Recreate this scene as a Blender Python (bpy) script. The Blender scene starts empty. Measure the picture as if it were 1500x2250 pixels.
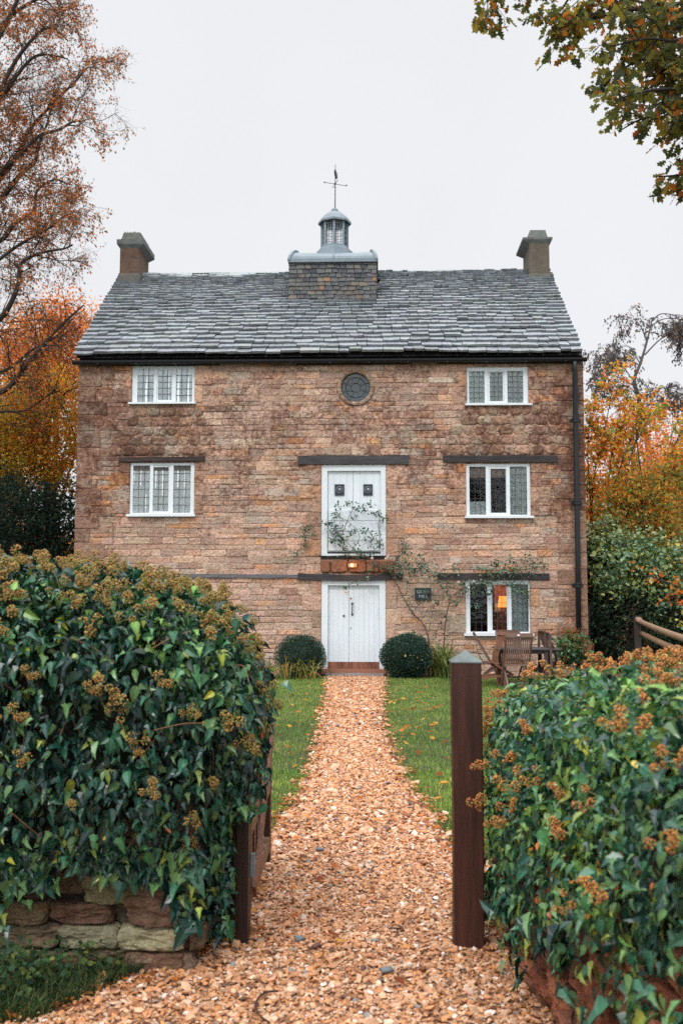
import bpy, math, random
import numpy as np
from mathutils import Vector, Matrix, noise

R = math.radians
SC = bpy.context.scene
rng = np.random.default_rng(7)
random.seed(7)

# ------------------------------------------------------------------ camera
F = 2187.0                     # focal length in photo pixels (1500 x 2250 photo, 35 mm lens on a 36 mm tall frame)
EYE = 1.65
cam_data = bpy.data.cameras.new("camera")
cam = bpy.data.objects.new("camera", cam_data)
SC.collection.objects.link(cam)
cam_data.sensor_fit = 'VERTICAL'
cam_data.sensor_width = 24
cam_data.sensor_height = 36
cam_data.lens = 35
cam_data.clip_end = 2000
cam_data.clip_start = 0.05
cam_data.dof.use_dof = True
cam_data.dof.focus_distance = 12.0
cam_data.dof.aperture_fstop = 4.0
CAM_R = Matrix.Rotation(R(2.0), 3, 'Z') @ Matrix.Rotation(R(90 + 5.15), 3, 'X') @ Matrix.Rotation(R(0.12), 3, 'Z')
cam.matrix_world = Matrix.Translation((0, 0, EYE)) @ CAM_R.to_4x4()
SC.camera = cam

# ------------------------------------------------------------------ sky, sun, exposure
SUN_EL, SUN_AZ = 48.0, 205.0   # azimuth clockwise from +Y: behind the camera, to the left
world = bpy.data.worlds.new("World")
SC.world = world
world.use_nodes = True
nt = world.node_tree
nt.nodes.clear()
def N(tree, typ, **kw):
    n = tree.nodes.new(typ)
    for k, v in kw.items():
        if k.startswith('i_'):
            n.inputs[k[2:].replace('_', ' ')].default_value = v
        else:
            setattr(n, k, v)
    return n
wo = N(nt, 'ShaderNodeOutputWorld')
bg = N(nt, 'ShaderNodeBackground')
bg.inputs['Strength'].default_value = 0.1
sky = N(nt, 'ShaderNodeTexSky', sky_type='NISHITA')
sky.sun_disc = False
sky.sun_elevation = R(SUN_EL)
sky.sun_rotation = R(SUN_AZ)
tc = N(nt, 'ShaderNodeTexCoord')
sep = N(nt, 'ShaderNodeSeparateXYZ')
nt.links.new(tc.outputs['Generated'], sep.inputs[0])
up = N(nt, 'ShaderNodeMapRange', interpolation_type='SMOOTHSTEP')
up.inputs['From Min'].default_value = 0.56; up.inputs['From Max'].default_value = 0.95
up.inputs['To Min'].default_value = 0.0; up.inputs['To Max'].default_value = 23.0
nt.links.new(sep.outputs['Z'], up.inputs['Value'])
bk = N(nt, 'ShaderNodeMapRange', interpolation_type='SMOOTHSTEP')
bk.inputs['From Min'].default_value = 0.1; bk.inputs['From Max'].default_value = -0.7
bk.inputs['To Min'].default_value = 0.0; bk.inputs['To Max'].default_value = 4.5
nt.links.new(sep.outputs['Y'], bk.inputs['Value'])
ad = N(nt, 'ShaderNodeMath', operation='ADD'); nt.links.new(up.outputs[0], ad.inputs[0]); nt.links.new(bk.outputs[0], ad.inputs[1])
ad2 = N(nt, 'ShaderNodeMath', operation='ADD'); nt.links.new(ad.outputs[0], ad2.inputs[0]); ad2.inputs[1].default_value = 9.05
cl = N(nt, 'ShaderNodeVectorMath', operation='SCALE'); cl.inputs[0].default_value = (0.985, 0.992, 1.018)
nt.links.new(ad2.outputs[0], cl.inputs['Scale'])
ns = N(nt, 'ShaderNodeTexNoise'); ns.inputs['Scale'].default_value = 3.0; ns.inputs['Detail'].default_value = 5.0
nt.links.new(tc.outputs['Generated'], ns.inputs['Vector'])
rp = N(nt, 'ShaderNodeMapRange'); rp.inputs['From Min'].default_value = 0.3; rp.inputs['From Max'].default_value = 0.75
rp.inputs['To Min'].default_value = 0.99; rp.inputs['To Max'].default_value = 0.93
nt.links.new(ns.outputs['Fac'], rp.inputs['Value'])
mx = N(nt, 'ShaderNodeMix', data_type='RGBA')
nt.links.new(rp.outputs[0], mx.inputs[0])
nt.links.new(sky.outputs[0], mx.inputs[6]); nt.links.new(cl.outputs[0], mx.inputs[7])
nt.links.new(mx.outputs[2], bg.inputs['Color'])
nt.links.new(bg.outputs[0], wo.inputs[0])

sl = bpy.data.lights.new("sun", 'SUN')
sl.energy = 1.45
sl.angle = R(14)
sl.color = (1.0, 0.96, 0.9)
sun = bpy.data.objects.new("sun", sl)
SC.collection.objects.link(sun)
sd = Vector((math.sin(R(SUN_AZ)) * math.cos(R(SUN_EL)), math.cos(R(SUN_AZ)) * math.cos(R(SUN_EL)), math.sin(R(SUN_EL))))
sun.rotation_euler = sd.to_track_quat('Z', 'Y').to_euler()
sun.location = sd * 30

SC.view_settings.view_transform = 'Standard'
SC.view_settings.look = 'None'
SC.view_settings.exposure = 0.0
SC.view_settings.gamma = 1.0
SC.view_settings.use_curve_mapping = False
SC.cycles.use_denoising = False
SC.cycles.max_bounces = 8
SC.cycles.transparent_max_bounces = 12

# ------------------------------------------------------------------ helpers
def ray(px, py):
    return CAM_R @ Vector(((px - 750) / F, -(py - 1125) / F, -1))
def W(px, py, Y):
    d = ray(px, py); t = Y / d.y
    return np.array([d.x * t, Y, EYE + d.z * t])
def G(px, py, z=0.0):
    d = ray(px, py); t = (z - EYE) / d.z
    return np.array([d.x * t, d.y * t, z])

class MB:
    """collects polygons of any size with a colour per vertex"""
    def __init__(s):
        s.v, s.c, s.f, s.n = [], [], [], 0
    def add(s, V, Fc, C=(1, 1, 1)):
        V = np.asarray(V, float).reshape(-1, 3)
        C = np.asarray(C, float)
        if C.ndim == 1: C = np.tile(C, (len(V), 1))
        s.v.append(V); s.c.append(C)
        if isinstance(Fc, np.ndarray):
            s.f.append(Fc + s.n)
        else:
            by = {}
            for q in Fc: by.setdefault(len(q), []).append(q)
            for k, a in by.items(): s.f.append(np.array(a, int) + s.n)
        s.n += len(V)
        return s
    def box(s, x0, x1, y0, y1, z0, z1, C=(1, 1, 1)):
        V = [(x, y, z) for z in (z0, z1) for y in (y0, y1) for x in (x0, x1)]
        return s.add(V, [(0, 2, 3, 1), (4, 5, 7, 6), (0, 1, 5, 4), (2, 6, 7, 3), (0, 4, 6, 2), (1, 3, 7, 5)], C)
    def bar(s, a, b, w, h, C=(1, 1, 1), upv=(0, 0, 1)):
        a = np.array(a, float); b = np.array(b, float)
        d = b - a; d /= np.linalg.norm(d)
        u = np.cross(d, upv)
        if np.linalg.norm(u) < 1e-4: u = np.cross(d, (0, 1, 0))
        u /= np.linalg.norm(u); v = np.cross(u, d)
        V = []
        for p in (a, b):
            for sx, sy in ((-1, -1), (1, -1), (1, 1), (-1, 1)):
                V.append(p + u * sx * w / 2 + v * sy * h / 2)
        return s.add(V, [(0, 1, 2, 3), (7, 6, 5, 4), (0, 4, 5, 1), (1, 5, 6, 2), (2, 6, 7, 3), (3, 7, 4, 0)], C)
    def tube(s, pts, rad, n=6, C=(1, 1, 1), cap=True):
        pts = np.asarray(pts, float); m = len(pts)
        rad = np.broadcast_to(np.asarray(rad, float), (m,))
        t = np.gradient(pts, axis=0); t /= np.linalg.norm(t, axis=1)[:, None] + 1e-9
        ref = np.array([0.13, 0.21, 0.97]) if abs(t[0][2]) < 0.9 else np.array([0.97, 0.2, 0.1])
        u = np.cross(t, ref); u /= np.linalg.norm(u, axis=1)[:, None] + 1e-9
        v = np.cross(t, u)
        ang = np.arange(n) * 2 * np.pi / n
        V = pts[:, None, :] + rad[:, None, None] * (np.cos(ang)[None, :, None] * u[:, None, :] + np.sin(ang)[None, :, None] * v[:, None, :])
        i = np.arange(m - 1)[:, None]; j = np.arange(n)[None, :]; j2 = (j + 1) % n
        Fq = np.stack([i * n + j, (i + 1) * n + j, (i + 1) * n + j2, i * n + j2], -1).reshape(-1, 4)
        k = s.n
        s.add(V.reshape(-1, 3), Fq, C)
        if cap:
            s.f.append(np.array([[*range(n)]]) + k); s.f.append(np.array([[*range(n)][::-1]]) + k + (m - 1) * n)
        return s
    def lathe(s, prof, c, n=16, C=(1, 1, 1), phase=0.0):
        prof = np.asarray(prof, float); m = len(prof)
        ang = phase + np.arange(n) * 2 * np.pi / n
        V = np.zeros((m, n, 3))
        V[:, :, 0] = c[0] + prof[:, 0, None] * np.cos(ang); V[:, :, 1] = c[1] + prof[:, 0, None] * np.sin(ang); V[:, :, 2] = c[2] + prof[:, 1, None]
        Fq = [(i * n + j, i * n + (j + 1) % n, (i + 1) * n + (j + 1) % n, (i + 1) * n + j) for i in range(m - 1) for j in range(n)]
        Fq.append(tuple(range(n))[::-1]); 
        s.add(V.reshape(-1, 3), Fq, C)
        s.f.append(np.array([[(m - 1) * n + j for j in range(n)]]) + s.n - m * n)
        return s
    def inst(s, TV, TF, M, T, C, CT=None):
        """k copies of template TV/TF: M (k,3,3), T (k,3), C (k,3); CT (n,3) multiplies"""
        k, n = len(T), len(TV)
        V = np.einsum('kij,nj->kni', M, TV) + T[:, None, :]
        Cc = np.repeat(np.asarray(C)[:, None, :], n, 1)
        if CT is not None: Cc = Cc * CT[None]
        by = {}
        for q in TF: by.setdefault(len(q), []).append(q)
        for kk, a in by.items():
            a = np.array(a, int)
            s.f.append((a[None] + (np.arange(k) * n)[:, None, None]).reshape(-1, kk) + s.n)
        s.v.append(V.reshape(-1, 3)); s.c.append(Cc.reshape(-1, 3)); s.n += k * n
        return s
    def mesh(s, name, mat, smooth=False):
        me = bpy.data.meshes.new(name)
        V = np.concatenate(s.v); C = np.concatenate(s.c)
        nf = sum(len(a) for a in s.f); nl = sum(a.size for a in s.f)
        me.vertices.add(len(V)); me.vertices.foreach_set('co', V.astype(np.float32).ravel())
        me.loops.add(nl); me.loops.foreach_set('vertex_index', np.concatenate([a.ravel() for a in s.f]).astype(np.int32))
        tot = np.concatenate([np.full(len(a), a.shape[1]) for a in s.f]).astype(np.int32)
        st = np.concatenate([[0], np.cumsum(tot)[:-1]]).astype(np.int32)
        me.polygons.add(nf)
        me.polygons.foreach_set('loop_start', st)
        me.polygons.foreach_set('use_smooth', np.full(nf, smooth))
        a = me.attributes.new('col', 'FLOAT_COLOR', 'POINT')
        a.data.foreach_set('color', np.hstack([C, np.ones((len(C), 1))]).astype(np.float32).ravel())
        me.update(calc_edges=True); me.validate()
        if mat: me.materials.append(mat)
        return me
    def obj(s, name, mat, parent=None, smooth=False):
        return link(name, s.mesh(name, mat, smooth), parent)

def link(name, data, parent=None):
    o = bpy.data.objects.new(name, data)
    SC.collection.objects.link(o)
    if parent is not None: o.parent = parent; o.matrix_parent_inverse = parent.matrix_world.inverted() if False else Matrix.Translation(-Vector(parent.location))
    return o
def tag(o, label=None, cat=None, group=None, kind=None):
    if label: o['label'] = label
    if cat: o['category'] = cat
    if group: o['group'] = group
    if kind: o['kind'] = kind
    return o
def thing(name, label, cat, loc=(0, 0, 0), group=None):
    o = bpy.data.objects.new(name, None); SC.collection.objects.link(o)
    o.location = loc; o.empty_display_size = 0.2
    return tag(o, label, cat, group)
def rot_z(a):
    c, s_ = math.cos(a), math.sin(a); return np.array([[c, -s_, 0], [s_, c, 0], [0, 0, 1.0]])
def rand_rot(k, g=rng):
    q = g.normal(size=(k, 4)); q /= np.linalg.norm(q, axis=1)[:, None]
    w, x, y, z = q.T
    return np.stack([1 - 2 * (y * y + z * z), 2 * (x * y - z * w), 2 * (x * z + y * w), 2 * (x * y + z * w), 1 - 2 * (x * x + z * z), 2 * (y * z - x * w), 2 * (x * z - y * w), 2 * (y * z + x * w), 1 - 2 * (x * x + y * y)], -1).reshape(-1, 3, 3)
def frames(tip, nor):
    """matrices whose y axis is tip, z axis near nor"""
    tip = tip / (np.linalg.norm(tip, axis=1)[:, None] + 1e-9)
    x = np.cross(tip, nor); x /= np.linalg.norm(x, axis=1)[:, None] + 1e-9
    z = np.cross(x, tip)
    return np.stack([x, tip, z], -1)
def pick(pal, k, jit=0.15, g=rng, w=None):
    pal = np.array(pal, float)
    c = pal[g.choice(len(pal), k, p=None if w is None else np.array(w) / sum(w))]
    return c * (1 + jit * g.normal(size=(k, 1)).clip(-2, 2)) * (1 + 0.15 * jit * g.normal(size=(k, 3)).clip(-2, 2))
def nz(p, s=1.0, seed=0):
    return noise.noise(Vector((p[0] * s + seed * 17.3, p[1] * s - seed * 5.1, p[2] * s + seed * 3.7)))

# ------------------------------------------------------------------ materials
def new_mat(name):
    m = bpy.data.materials.new(name); m.use_nodes = True
    t = m.node_tree; t.nodes.clear()
    out = N(t, 'ShaderNodeOutputMaterial'); return m, t, out
def mat_surface(name, base=(1, 1, 1), attr=True, rough=0.8, var=0.25, vscale=8.0, bump=0.3, bscale=30.0, bdist=0.01, metal=0.0, spec=0.4, extra=None, tint2=None, stretch=(1, 1, 1)):
    """attribute colour x base x noise, with noise bump; extra(t, colour socket, coords) may return a new colour socket"""
    m, t, out = new_mat(name)
    p = N(t, 'ShaderNodeBsdfPrincipled'); p.inputs['Roughness'].default_value = rough; p.inputs['Metallic'].default_value = metal
    p.inputs['Specular IOR Level'].default_value = spec
    co = N(t, 'ShaderNodeTexCoord'); mp = N(t, 'ShaderNodeMapping'); mp.inputs['Scale'].default_value = stretch
    t.links.new(co.outputs['Object'], mp.inputs[0])
    n1 = N(t, 'ShaderNodeTexNoise'); n1.inputs['Scale'].default_value = vscale; n1.inputs['Detail'].default_value = 6; n1.inputs['Roughness'].default_value = 0.65
    t.links.new(mp.outputs[0], n1.inputs['Vector'])
    mr = N(t, 'ShaderNodeMapRange'); mr.inputs['From Min'].default_value = 0.25; mr.inputs['From Max'].default_value = 0.75
    mr.inputs['To Min'].default_value = 1 - var; mr.inputs['To Max'].default_value = 1 + var
    t.links.new(n1.outputs['Fac'], mr.inputs['Value'])
    sc = N(t, 'ShaderNodeVectorMath', operation='SCALE'); t.links.new(mr.outputs[0], sc.inputs['Scale'])
    if attr:
        at = N(t, 'ShaderNodeAttribute', attribute_name='col')
        mu = N(t, 'ShaderNodeVectorMath', operation='MULTIPLY'); mu.inputs[1].default_value = base
        t.links.new(at.outputs['Color'], mu.inputs[0]); t.links.new(mu.outputs[0], sc.inputs[0])
    else:
        sc.inputs[0].default_value = base
    c = sc.outputs[0]
    if tint2:
        n2 = N(t, 'ShaderNodeTexNoise'); n2.inputs['Scale'].default_value = tint2[1]; n2.inputs['Detail'].default_value = 8; n2.inputs['Roughness'].default_value = 0.7
        t.links.new(mp.outputs[0], n2.inputs['Vector'])
        r2 = N(t, 'ShaderNodeMapRange', interpolation_type='SMOOTHSTEP'); r2.inputs['From Min'].default_value = tint2[2]; r2.inputs['From Max'].default_value = tint2[3]; r2.inputs['To Max'].default_value = tint2[4]
        t.links.new(n2.outputs['Fac'], r2.inputs['Value'])
        mm = N(t, 'ShaderNodeMix', data_type='RGBA'); t.links.new(r2.outputs[0], mm.inputs[0]); t.links.new(c, mm.inputs[6]); mm.inputs[7].default_value = (*tint2[0], 1)
        c = mm.outputs[2]
    if extra: c = extra(t, c, co)
    t.links.new(c, p.inputs['Base Color'])
    if bump:
        nb = N(t, 'ShaderNodeTexNoise'); nb.inputs['Scale'].default_value = bscale; nb.inputs['Detail'].default_value = 6; nb.inputs['Roughness'].default_value = 0.6
        t.links.new(mp.outputs[0], nb.inputs['Vector'])
        b = N(t, 'ShaderNodeBump'); b.inputs['Strength'].default_value = bump; b.inputs['Distance'].default_value = bdist
        t.links.new(nb.outputs['Fac'], b.inputs['Height']); t.links.new(b.outputs[0], p.inputs['Normal'])
    t.links.new(p.outputs[0], out.inputs[0])
    return m
def mat_leaf(name, rough=0.5, trans=0.35, spec=0.4, base=(1, 1, 1)):
    m, t, out = new_mat(name)
    p = N(t, 'ShaderNodeBsdfPrincipled'); p.inputs['Roughness'].default_value = rough; p.inputs['Specular IOR Level'].default_value = spec
    at = N(t, 'ShaderNodeAttribute', attribute_name='col')
    mu = N(t, 'ShaderNodeVectorMath', operation='MULTIPLY'); mu.inputs[1].default_value = base
    t.links.new(at.outputs['Color'], mu.inputs[0]); t.links.new(mu.outputs[0], p.inputs['Base Color'])
    tr = N(t, 'ShaderNodeBsdfTranslucent')
    s2 = N(t, 'ShaderNodeVectorMath', operation='SCALE'); s2.inputs['Scale'].default_value = 1.3
    t.links.new(mu.outputs[0], s2.inputs[0]); t.links.new(s2.outputs[0], tr.inputs[0])
    mx = N(t, 'ShaderNodeMixShader'); mx.inputs[0].default_value = trans
    t.links.new(p.outputs[0], mx.inputs[1]); t.links.new(tr.outputs[0], mx.inputs[2]); t.links.new(mx.outputs[0], out.inputs[0])
    return m
def mat_emit(name, col, strength):
    m, t, out = new_mat(name); e = N(t, 'ShaderNodeEmission'); e.inputs[0].default_value = (*col, 1); e.inputs[1].default_value = strength
    t.links.new(e.outputs[0], out.inputs[0]); return m
def mat_glass(name, tint=(0.98, 0.99, 0.99), refl=1.0):
    m, t, out = new_mat(name)
    tr = N(t, 'ShaderNodeBsdfTransparent'); tr.inputs[0].default_value = (*tint, 1)
    gl = N(t, 'ShaderNodeBsdfGlossy'); gl.inputs['Roughness'].default_value = 0.03
    co = N(t, 'ShaderNodeTexCoord'); nb = N(t, 'ShaderNodeTexNoise'); nb.inputs['Scale'].default_value = 6
    t.links.new(co.outputs['Object'], nb.inputs['Vector'])
    b = N(t, 'ShaderNodeBump'); b.inputs['Strength'].default_value = 0.15; b.inputs['Distance'].default_value = 0.02; t.links.new(nb.outputs['Fac'], b.inputs['Height'])
    t.links.new(b.outputs[0], gl.inputs['Normal'])
    fr = N(t, 'ShaderNodeFresnel'); fr.inputs[0].default_value = 1.55
    mm = N(t, 'ShaderNodeMath', operation='MULTIPLY'); mm.inputs[1].default_value = refl; t.links.new(fr.outputs[0], mm.inputs[0])
    mx = N(t, 'ShaderNodeMixShader'); t.links.new(mm.outputs[0], mx.inputs[0])
    t.links.new(tr.outputs[0], mx.inputs[1]); t.links.new(gl.outputs[0], mx.inputs[2]); t.links.new(mx.outputs[0], out.inputs[0])
    return m

def wall_extra(t, c, co):
    # weathering of the old stone: dark lichen blotches, heavier high on the wall, pale lime bloom lower down
    sp = N(t, 'ShaderNodeSeparateXYZ'); t.links.new(co.outputs['Object'], sp.inputs[0])
    hg = N(t, 'ShaderNodeValToRGB')
    e = hg.color_ramp.elements
    e[0].position = 0.0; e[0].color = (0.25,) * 3 + (1,); e[1].position = 1.0; e[1].color = (0.35,) * 3 + (1,)
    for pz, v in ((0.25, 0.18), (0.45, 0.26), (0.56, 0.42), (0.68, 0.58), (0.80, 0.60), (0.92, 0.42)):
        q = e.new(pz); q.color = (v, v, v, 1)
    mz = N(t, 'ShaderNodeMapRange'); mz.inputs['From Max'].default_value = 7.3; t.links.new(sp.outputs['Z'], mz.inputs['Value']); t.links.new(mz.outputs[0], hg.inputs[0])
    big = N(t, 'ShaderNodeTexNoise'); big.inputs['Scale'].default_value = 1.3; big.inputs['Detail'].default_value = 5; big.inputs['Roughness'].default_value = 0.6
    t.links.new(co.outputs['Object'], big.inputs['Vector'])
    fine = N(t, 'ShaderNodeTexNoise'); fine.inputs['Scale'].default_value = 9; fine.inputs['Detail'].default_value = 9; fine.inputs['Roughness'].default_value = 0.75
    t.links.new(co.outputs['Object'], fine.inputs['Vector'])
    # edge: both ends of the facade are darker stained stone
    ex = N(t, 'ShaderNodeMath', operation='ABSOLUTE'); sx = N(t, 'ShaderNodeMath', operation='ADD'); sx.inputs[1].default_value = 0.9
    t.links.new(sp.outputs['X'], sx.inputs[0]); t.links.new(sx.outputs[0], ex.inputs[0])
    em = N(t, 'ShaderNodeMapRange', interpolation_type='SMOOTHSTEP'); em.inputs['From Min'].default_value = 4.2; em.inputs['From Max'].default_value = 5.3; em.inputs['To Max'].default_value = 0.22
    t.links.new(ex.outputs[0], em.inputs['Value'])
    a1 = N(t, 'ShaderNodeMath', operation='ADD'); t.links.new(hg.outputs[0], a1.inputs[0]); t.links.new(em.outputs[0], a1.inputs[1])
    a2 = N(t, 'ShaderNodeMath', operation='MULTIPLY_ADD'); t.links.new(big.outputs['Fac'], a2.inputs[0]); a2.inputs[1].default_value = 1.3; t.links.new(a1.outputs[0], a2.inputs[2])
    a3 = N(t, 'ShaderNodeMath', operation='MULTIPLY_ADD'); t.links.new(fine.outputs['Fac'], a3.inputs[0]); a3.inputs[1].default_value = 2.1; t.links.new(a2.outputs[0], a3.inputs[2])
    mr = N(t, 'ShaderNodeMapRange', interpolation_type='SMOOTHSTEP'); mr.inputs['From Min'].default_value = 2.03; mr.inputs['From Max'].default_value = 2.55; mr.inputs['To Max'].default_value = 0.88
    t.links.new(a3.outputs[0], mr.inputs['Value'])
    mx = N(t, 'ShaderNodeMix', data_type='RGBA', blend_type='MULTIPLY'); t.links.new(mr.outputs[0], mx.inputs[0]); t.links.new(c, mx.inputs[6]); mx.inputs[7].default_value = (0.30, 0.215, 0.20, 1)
    # pale bloom
    pn = N(t, 'ShaderNodeTexNoise'); pn.inputs['Scale'].default_value = 2.1; pn.inputs['Detail'].default_value = 7; pn.inputs['Roughness'].default_value = 0.7
    mp = N(t, 'ShaderNodeMapping'); mp.inputs['Location'].default_value = (7, 3, 1); t.links.new(co.outputs['Object'], mp.inputs[0]); t.links.new(mp.outputs[0], pn.inputs['Vector'])
    pr = N(t, 'ShaderNodeMapRange', interpolation_type='SMOOTHSTEP'); pr.inputs['From Min'].default_value = 0.50; pr.inputs['From Max'].default_value = 0.68; pr.inputs['To Max'].default_value = 0.45
    t.links.new(pn.outputs['Fac'], pr.inputs['Value'])
    m2 = N(t, 'ShaderNodeMix', data_type='RGBA'); t.links.new(pr.outputs[0], m2.inputs[0]); t.links.new(mx.outputs[2], m2.inputs[6]); m2.inputs[7].default_value = (0.48, 0.41, 0.34, 1)
    # fine black speckle
    sk = N(t, 'ShaderNodeTexNoise'); sk.inputs['Scale'].default_value = 38; sk.inputs['Detail'].default_value = 4; t.links.new(co.outputs['Object'], sk.inputs['Vector'])
    s2 = N(t, 'ShaderNodeMapRange', interpolation_type='SMOOTHSTEP'); s2.inputs['From Min'].default_value = 0.52; s2.inputs['From Max'].default_value = 0.64; s2.inputs['To Max'].default_value = 0.6
    t.links.new(sk.outputs['Fac'], s2.inputs['Value'])
    m3 = N(t, 'ShaderNodeMix', data_type='RGBA', blend_type='MULTIPLY'); t.links.new(s2.outputs[0], m3.inputs[0]); t.links.new(m2.outputs[2], m3.inputs[6]); m3.inputs[7].default_value = (0.35, 0.25, 0.22, 1)
    return m3.outputs[2]

M = {}
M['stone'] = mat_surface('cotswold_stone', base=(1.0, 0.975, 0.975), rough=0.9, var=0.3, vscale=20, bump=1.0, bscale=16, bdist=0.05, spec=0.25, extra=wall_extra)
M['slate'] = mat_surface('stone_slate', rough=0.5, var=0.35, vscale=10, bump=0.8, bscale=22, bdist=0.02, spec=0.5, tint2=((0.17, 0.18, 0.12), 3.2, 0.60, 0.75, 0.35))
M['tile'] = mat_surface('tile_hanging', rough=0.8, var=0.35, vscale=16, bump=0.5, bscale=40, tint2=((0.34, 0.33, 0.30), 14, 0.55, 0.66, 0.5))
M['lead'] = mat_surface('lead_sheet', base=(0.17, 0.22, 0.255), attr=False, rough=0.5, var=0.2, vscale=3, bump=0.2, bscale=6, bdist=0.02, spec=0.5, tint2=((0.30, 0.36, 0.40), 5, 0.5, 0.75, 0.6))
M['chim'] = mat_surface('chimney_render', rough=0.9, var=0.35, vscale=6, bump=0.7, bscale=18, bdist=0.02, tint2=((0.10, 0.09, 0.07), 9, 0.50, 0.64, 0.65))
M['white'] = mat_surface('white_paint', base=(0.70, 0.76, 0.80), attr=False, rough=0.45, var=0.05, vscale=5, bump=0.15, bscale=14, bdist=0.004, tint2=((0.38, 0.40, 0.38), 7, 0.60, 0.78, 0.5))
M['doorw'] = mat_surface('white_door_boards', base=(0.68, 0.75, 0.80), attr=False, rough=0.5, var=0.07, vscale=3, bump=0.3, bscale=30, bdist=0.003, stretch=(4, 1, 0.4), tint2=((0.36, 0.39, 0.36), 5, 0.54, 0.8, 0.55))
M['beam'] = mat_surface('dark_timber', rough=0.85, var=0.45, vscale=9, bump=0.9, bscale=16, bdist=0.02, stretch=(0.25, 1, 2))
M['iron'] = mat_surface('black_iron', base=(0.012, 0.014, 0.018), attr=False, rough=0.45, var=0.3, bump=0.1)
M['came'] = mat_surface('lead_came', base=(0.045, 0.055, 0.06), attr=False, rough=0.6, var=0.2, bump=0)
M['plain'] = mat_surface('plain_matte', rough=0.85, var=0.12, vscale=6, bump=0.2, bscale=30)
M['cloth'] = mat_surface('curtain_cloth', rough=0.95, var=0.08, vscale=10, bump=0.1)
M['glass'] = mat_glass('window_glass')
M['glassd'] = mat_glass('old_wavy_glass', tint=(0.55, 0.68, 0.70), refl=2.2)
M['post'] = mat_surface('wet_brown_post', rough=0.5, var=0.75, vscale=16, bump=0.8, bscale=45, bdist=0.006, stretch=(1, 1, 0.08), spec=0.4, tint2=((0.09, 0.022, 0.014), 5, 0.58, 0.75, 0.5))
M['teak'] = mat_surface('weathered_teak', rough=0.7, var=0.3, vscale=12, bump=0.3, bscale=20, bdist=0.004)
M['bark'] = mat_surface('bark', rough=0.9, var=0.4, vscale=12, bump=0.5, bscale=25)
M['rock'] = mat_surface('wall_rock', rough=0.85, var=0.6, vscale=22, bump=1.0, bscale=30, bdist=0.03, tint2=((0.12, 0.14, 0.04), 7, 0.52, 0.70, 0.7))
M['rockr'] = mat_surface('red_brown_rock', rough=0.9, var=0.6, vscale=22, bump=0.9, bscale=28, bdist=0.02, tint2=((0.05, 0.06, 0.02), 5, 0.55, 0.72, 0.6))
M['pebble'] = mat_surface('gravel_pebbles', rough=0.65, var=0.22, vscale=60, bump=0, spec=0.35)
M['gbase'] = mat_surface('gravel_bed', base=(0.30, 0.15, 0.085), attr=False, rough=0.95, var=0.45, vscale=40, bump=1.0, bscale=60, bdist=0.02)
M['soil'] = mat_surface('ground_soil', base=(0.045, 0.05, 0.018), attr=False, rough=0.95, var=0.4, vscale=5, bump=0.6, bscale=20, bdist=0.03)
M['grass'] = mat_leaf('grass_blades', rough=0.6, trans=0.3, spec=0.25)
M['leaf'] = mat_leaf('tree_leaves', rough=0.6, trans=0.45, spec=0.25)
M['ivy'] = mat_leaf('ivy_leaves', rough=0.32, trans=0.10, spec=0.55)
M['twig'] = mat_surface('twigs', rough=0.9, var=0.2, bump=0)
M['slab'] = mat_surface('doorstep_slab', rough=0.45, var=0.3, vscale=6, bump=0.4, bscale=20, bdist=0.006)

YW = 22.8                      # plane of the facade
# ------------------------------------------------------------------ ground
g = MB(); g.add([(-600, -300, -0.012), (600, -300, -0.012), (600, 900, -0.012), (-600, 900, -0.012)], [(0, 1, 2, 3)])
o = g.obj('ground', M['soil']); tag(o, kind='structure')

LEFT = [(722, 1487), (718, 1530), (708, 1580), (699, 1630), (688, 1680), (655, 1745), (610, 1810), (560, 1880), (520, 1990), (460, 2090), (300, 2145), (130, 2212)]
RIGHT = [(846, 1487), (838, 1530), (838, 1580), (852, 1630), (872, 1680), (905, 1740), (950, 1790), (985, 1850), (1080, 1930), (1108, 2000), (1150, 2100), (1205, 2225)]
PL = np.array([G(*p) for p in LEFT])[:, :2]; PR = np.array([G(*p) for p in RIGHT])[:, :2]
PL = np.vstack([PL, [[-1.75, 3.75], [-3.4, 3.45], [-9.0, 3.2]]]); PR = np.vstack([PR, [[0.72, 3.4], [0.9, 2.2], [2.0, 0.6], [9.0, -0.5]]])
def path_x(y):
    l = np.interp(-y, -PL[:, 1], PL[:, 0]); r = np.interp(-y, -PR[:, 1], PR[:, 0]); return l, r
g = MB()
ys = np.concatenate([np.linspace(-3, 8, 45), np.linspace(8.3, PL[0, 1], 50)])
l, r = path_x(ys)
V = []; 
for i, y in enumerate(ys):
    V += [(l[i] + 0.04 * nz((0, y, 1), 2.5), y, 0.002), (r[i] + 0.04 * nz((3, y, 1), 2.5), y, 0.002)]
g.add(V, [(2 * i, 2 * i + 1, 2 * i + 3, 2 * i + 2) for i in range(len(ys) - 1)])
o = g.obj('path', M['gbase']); tag(o, kind='structure')

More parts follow.
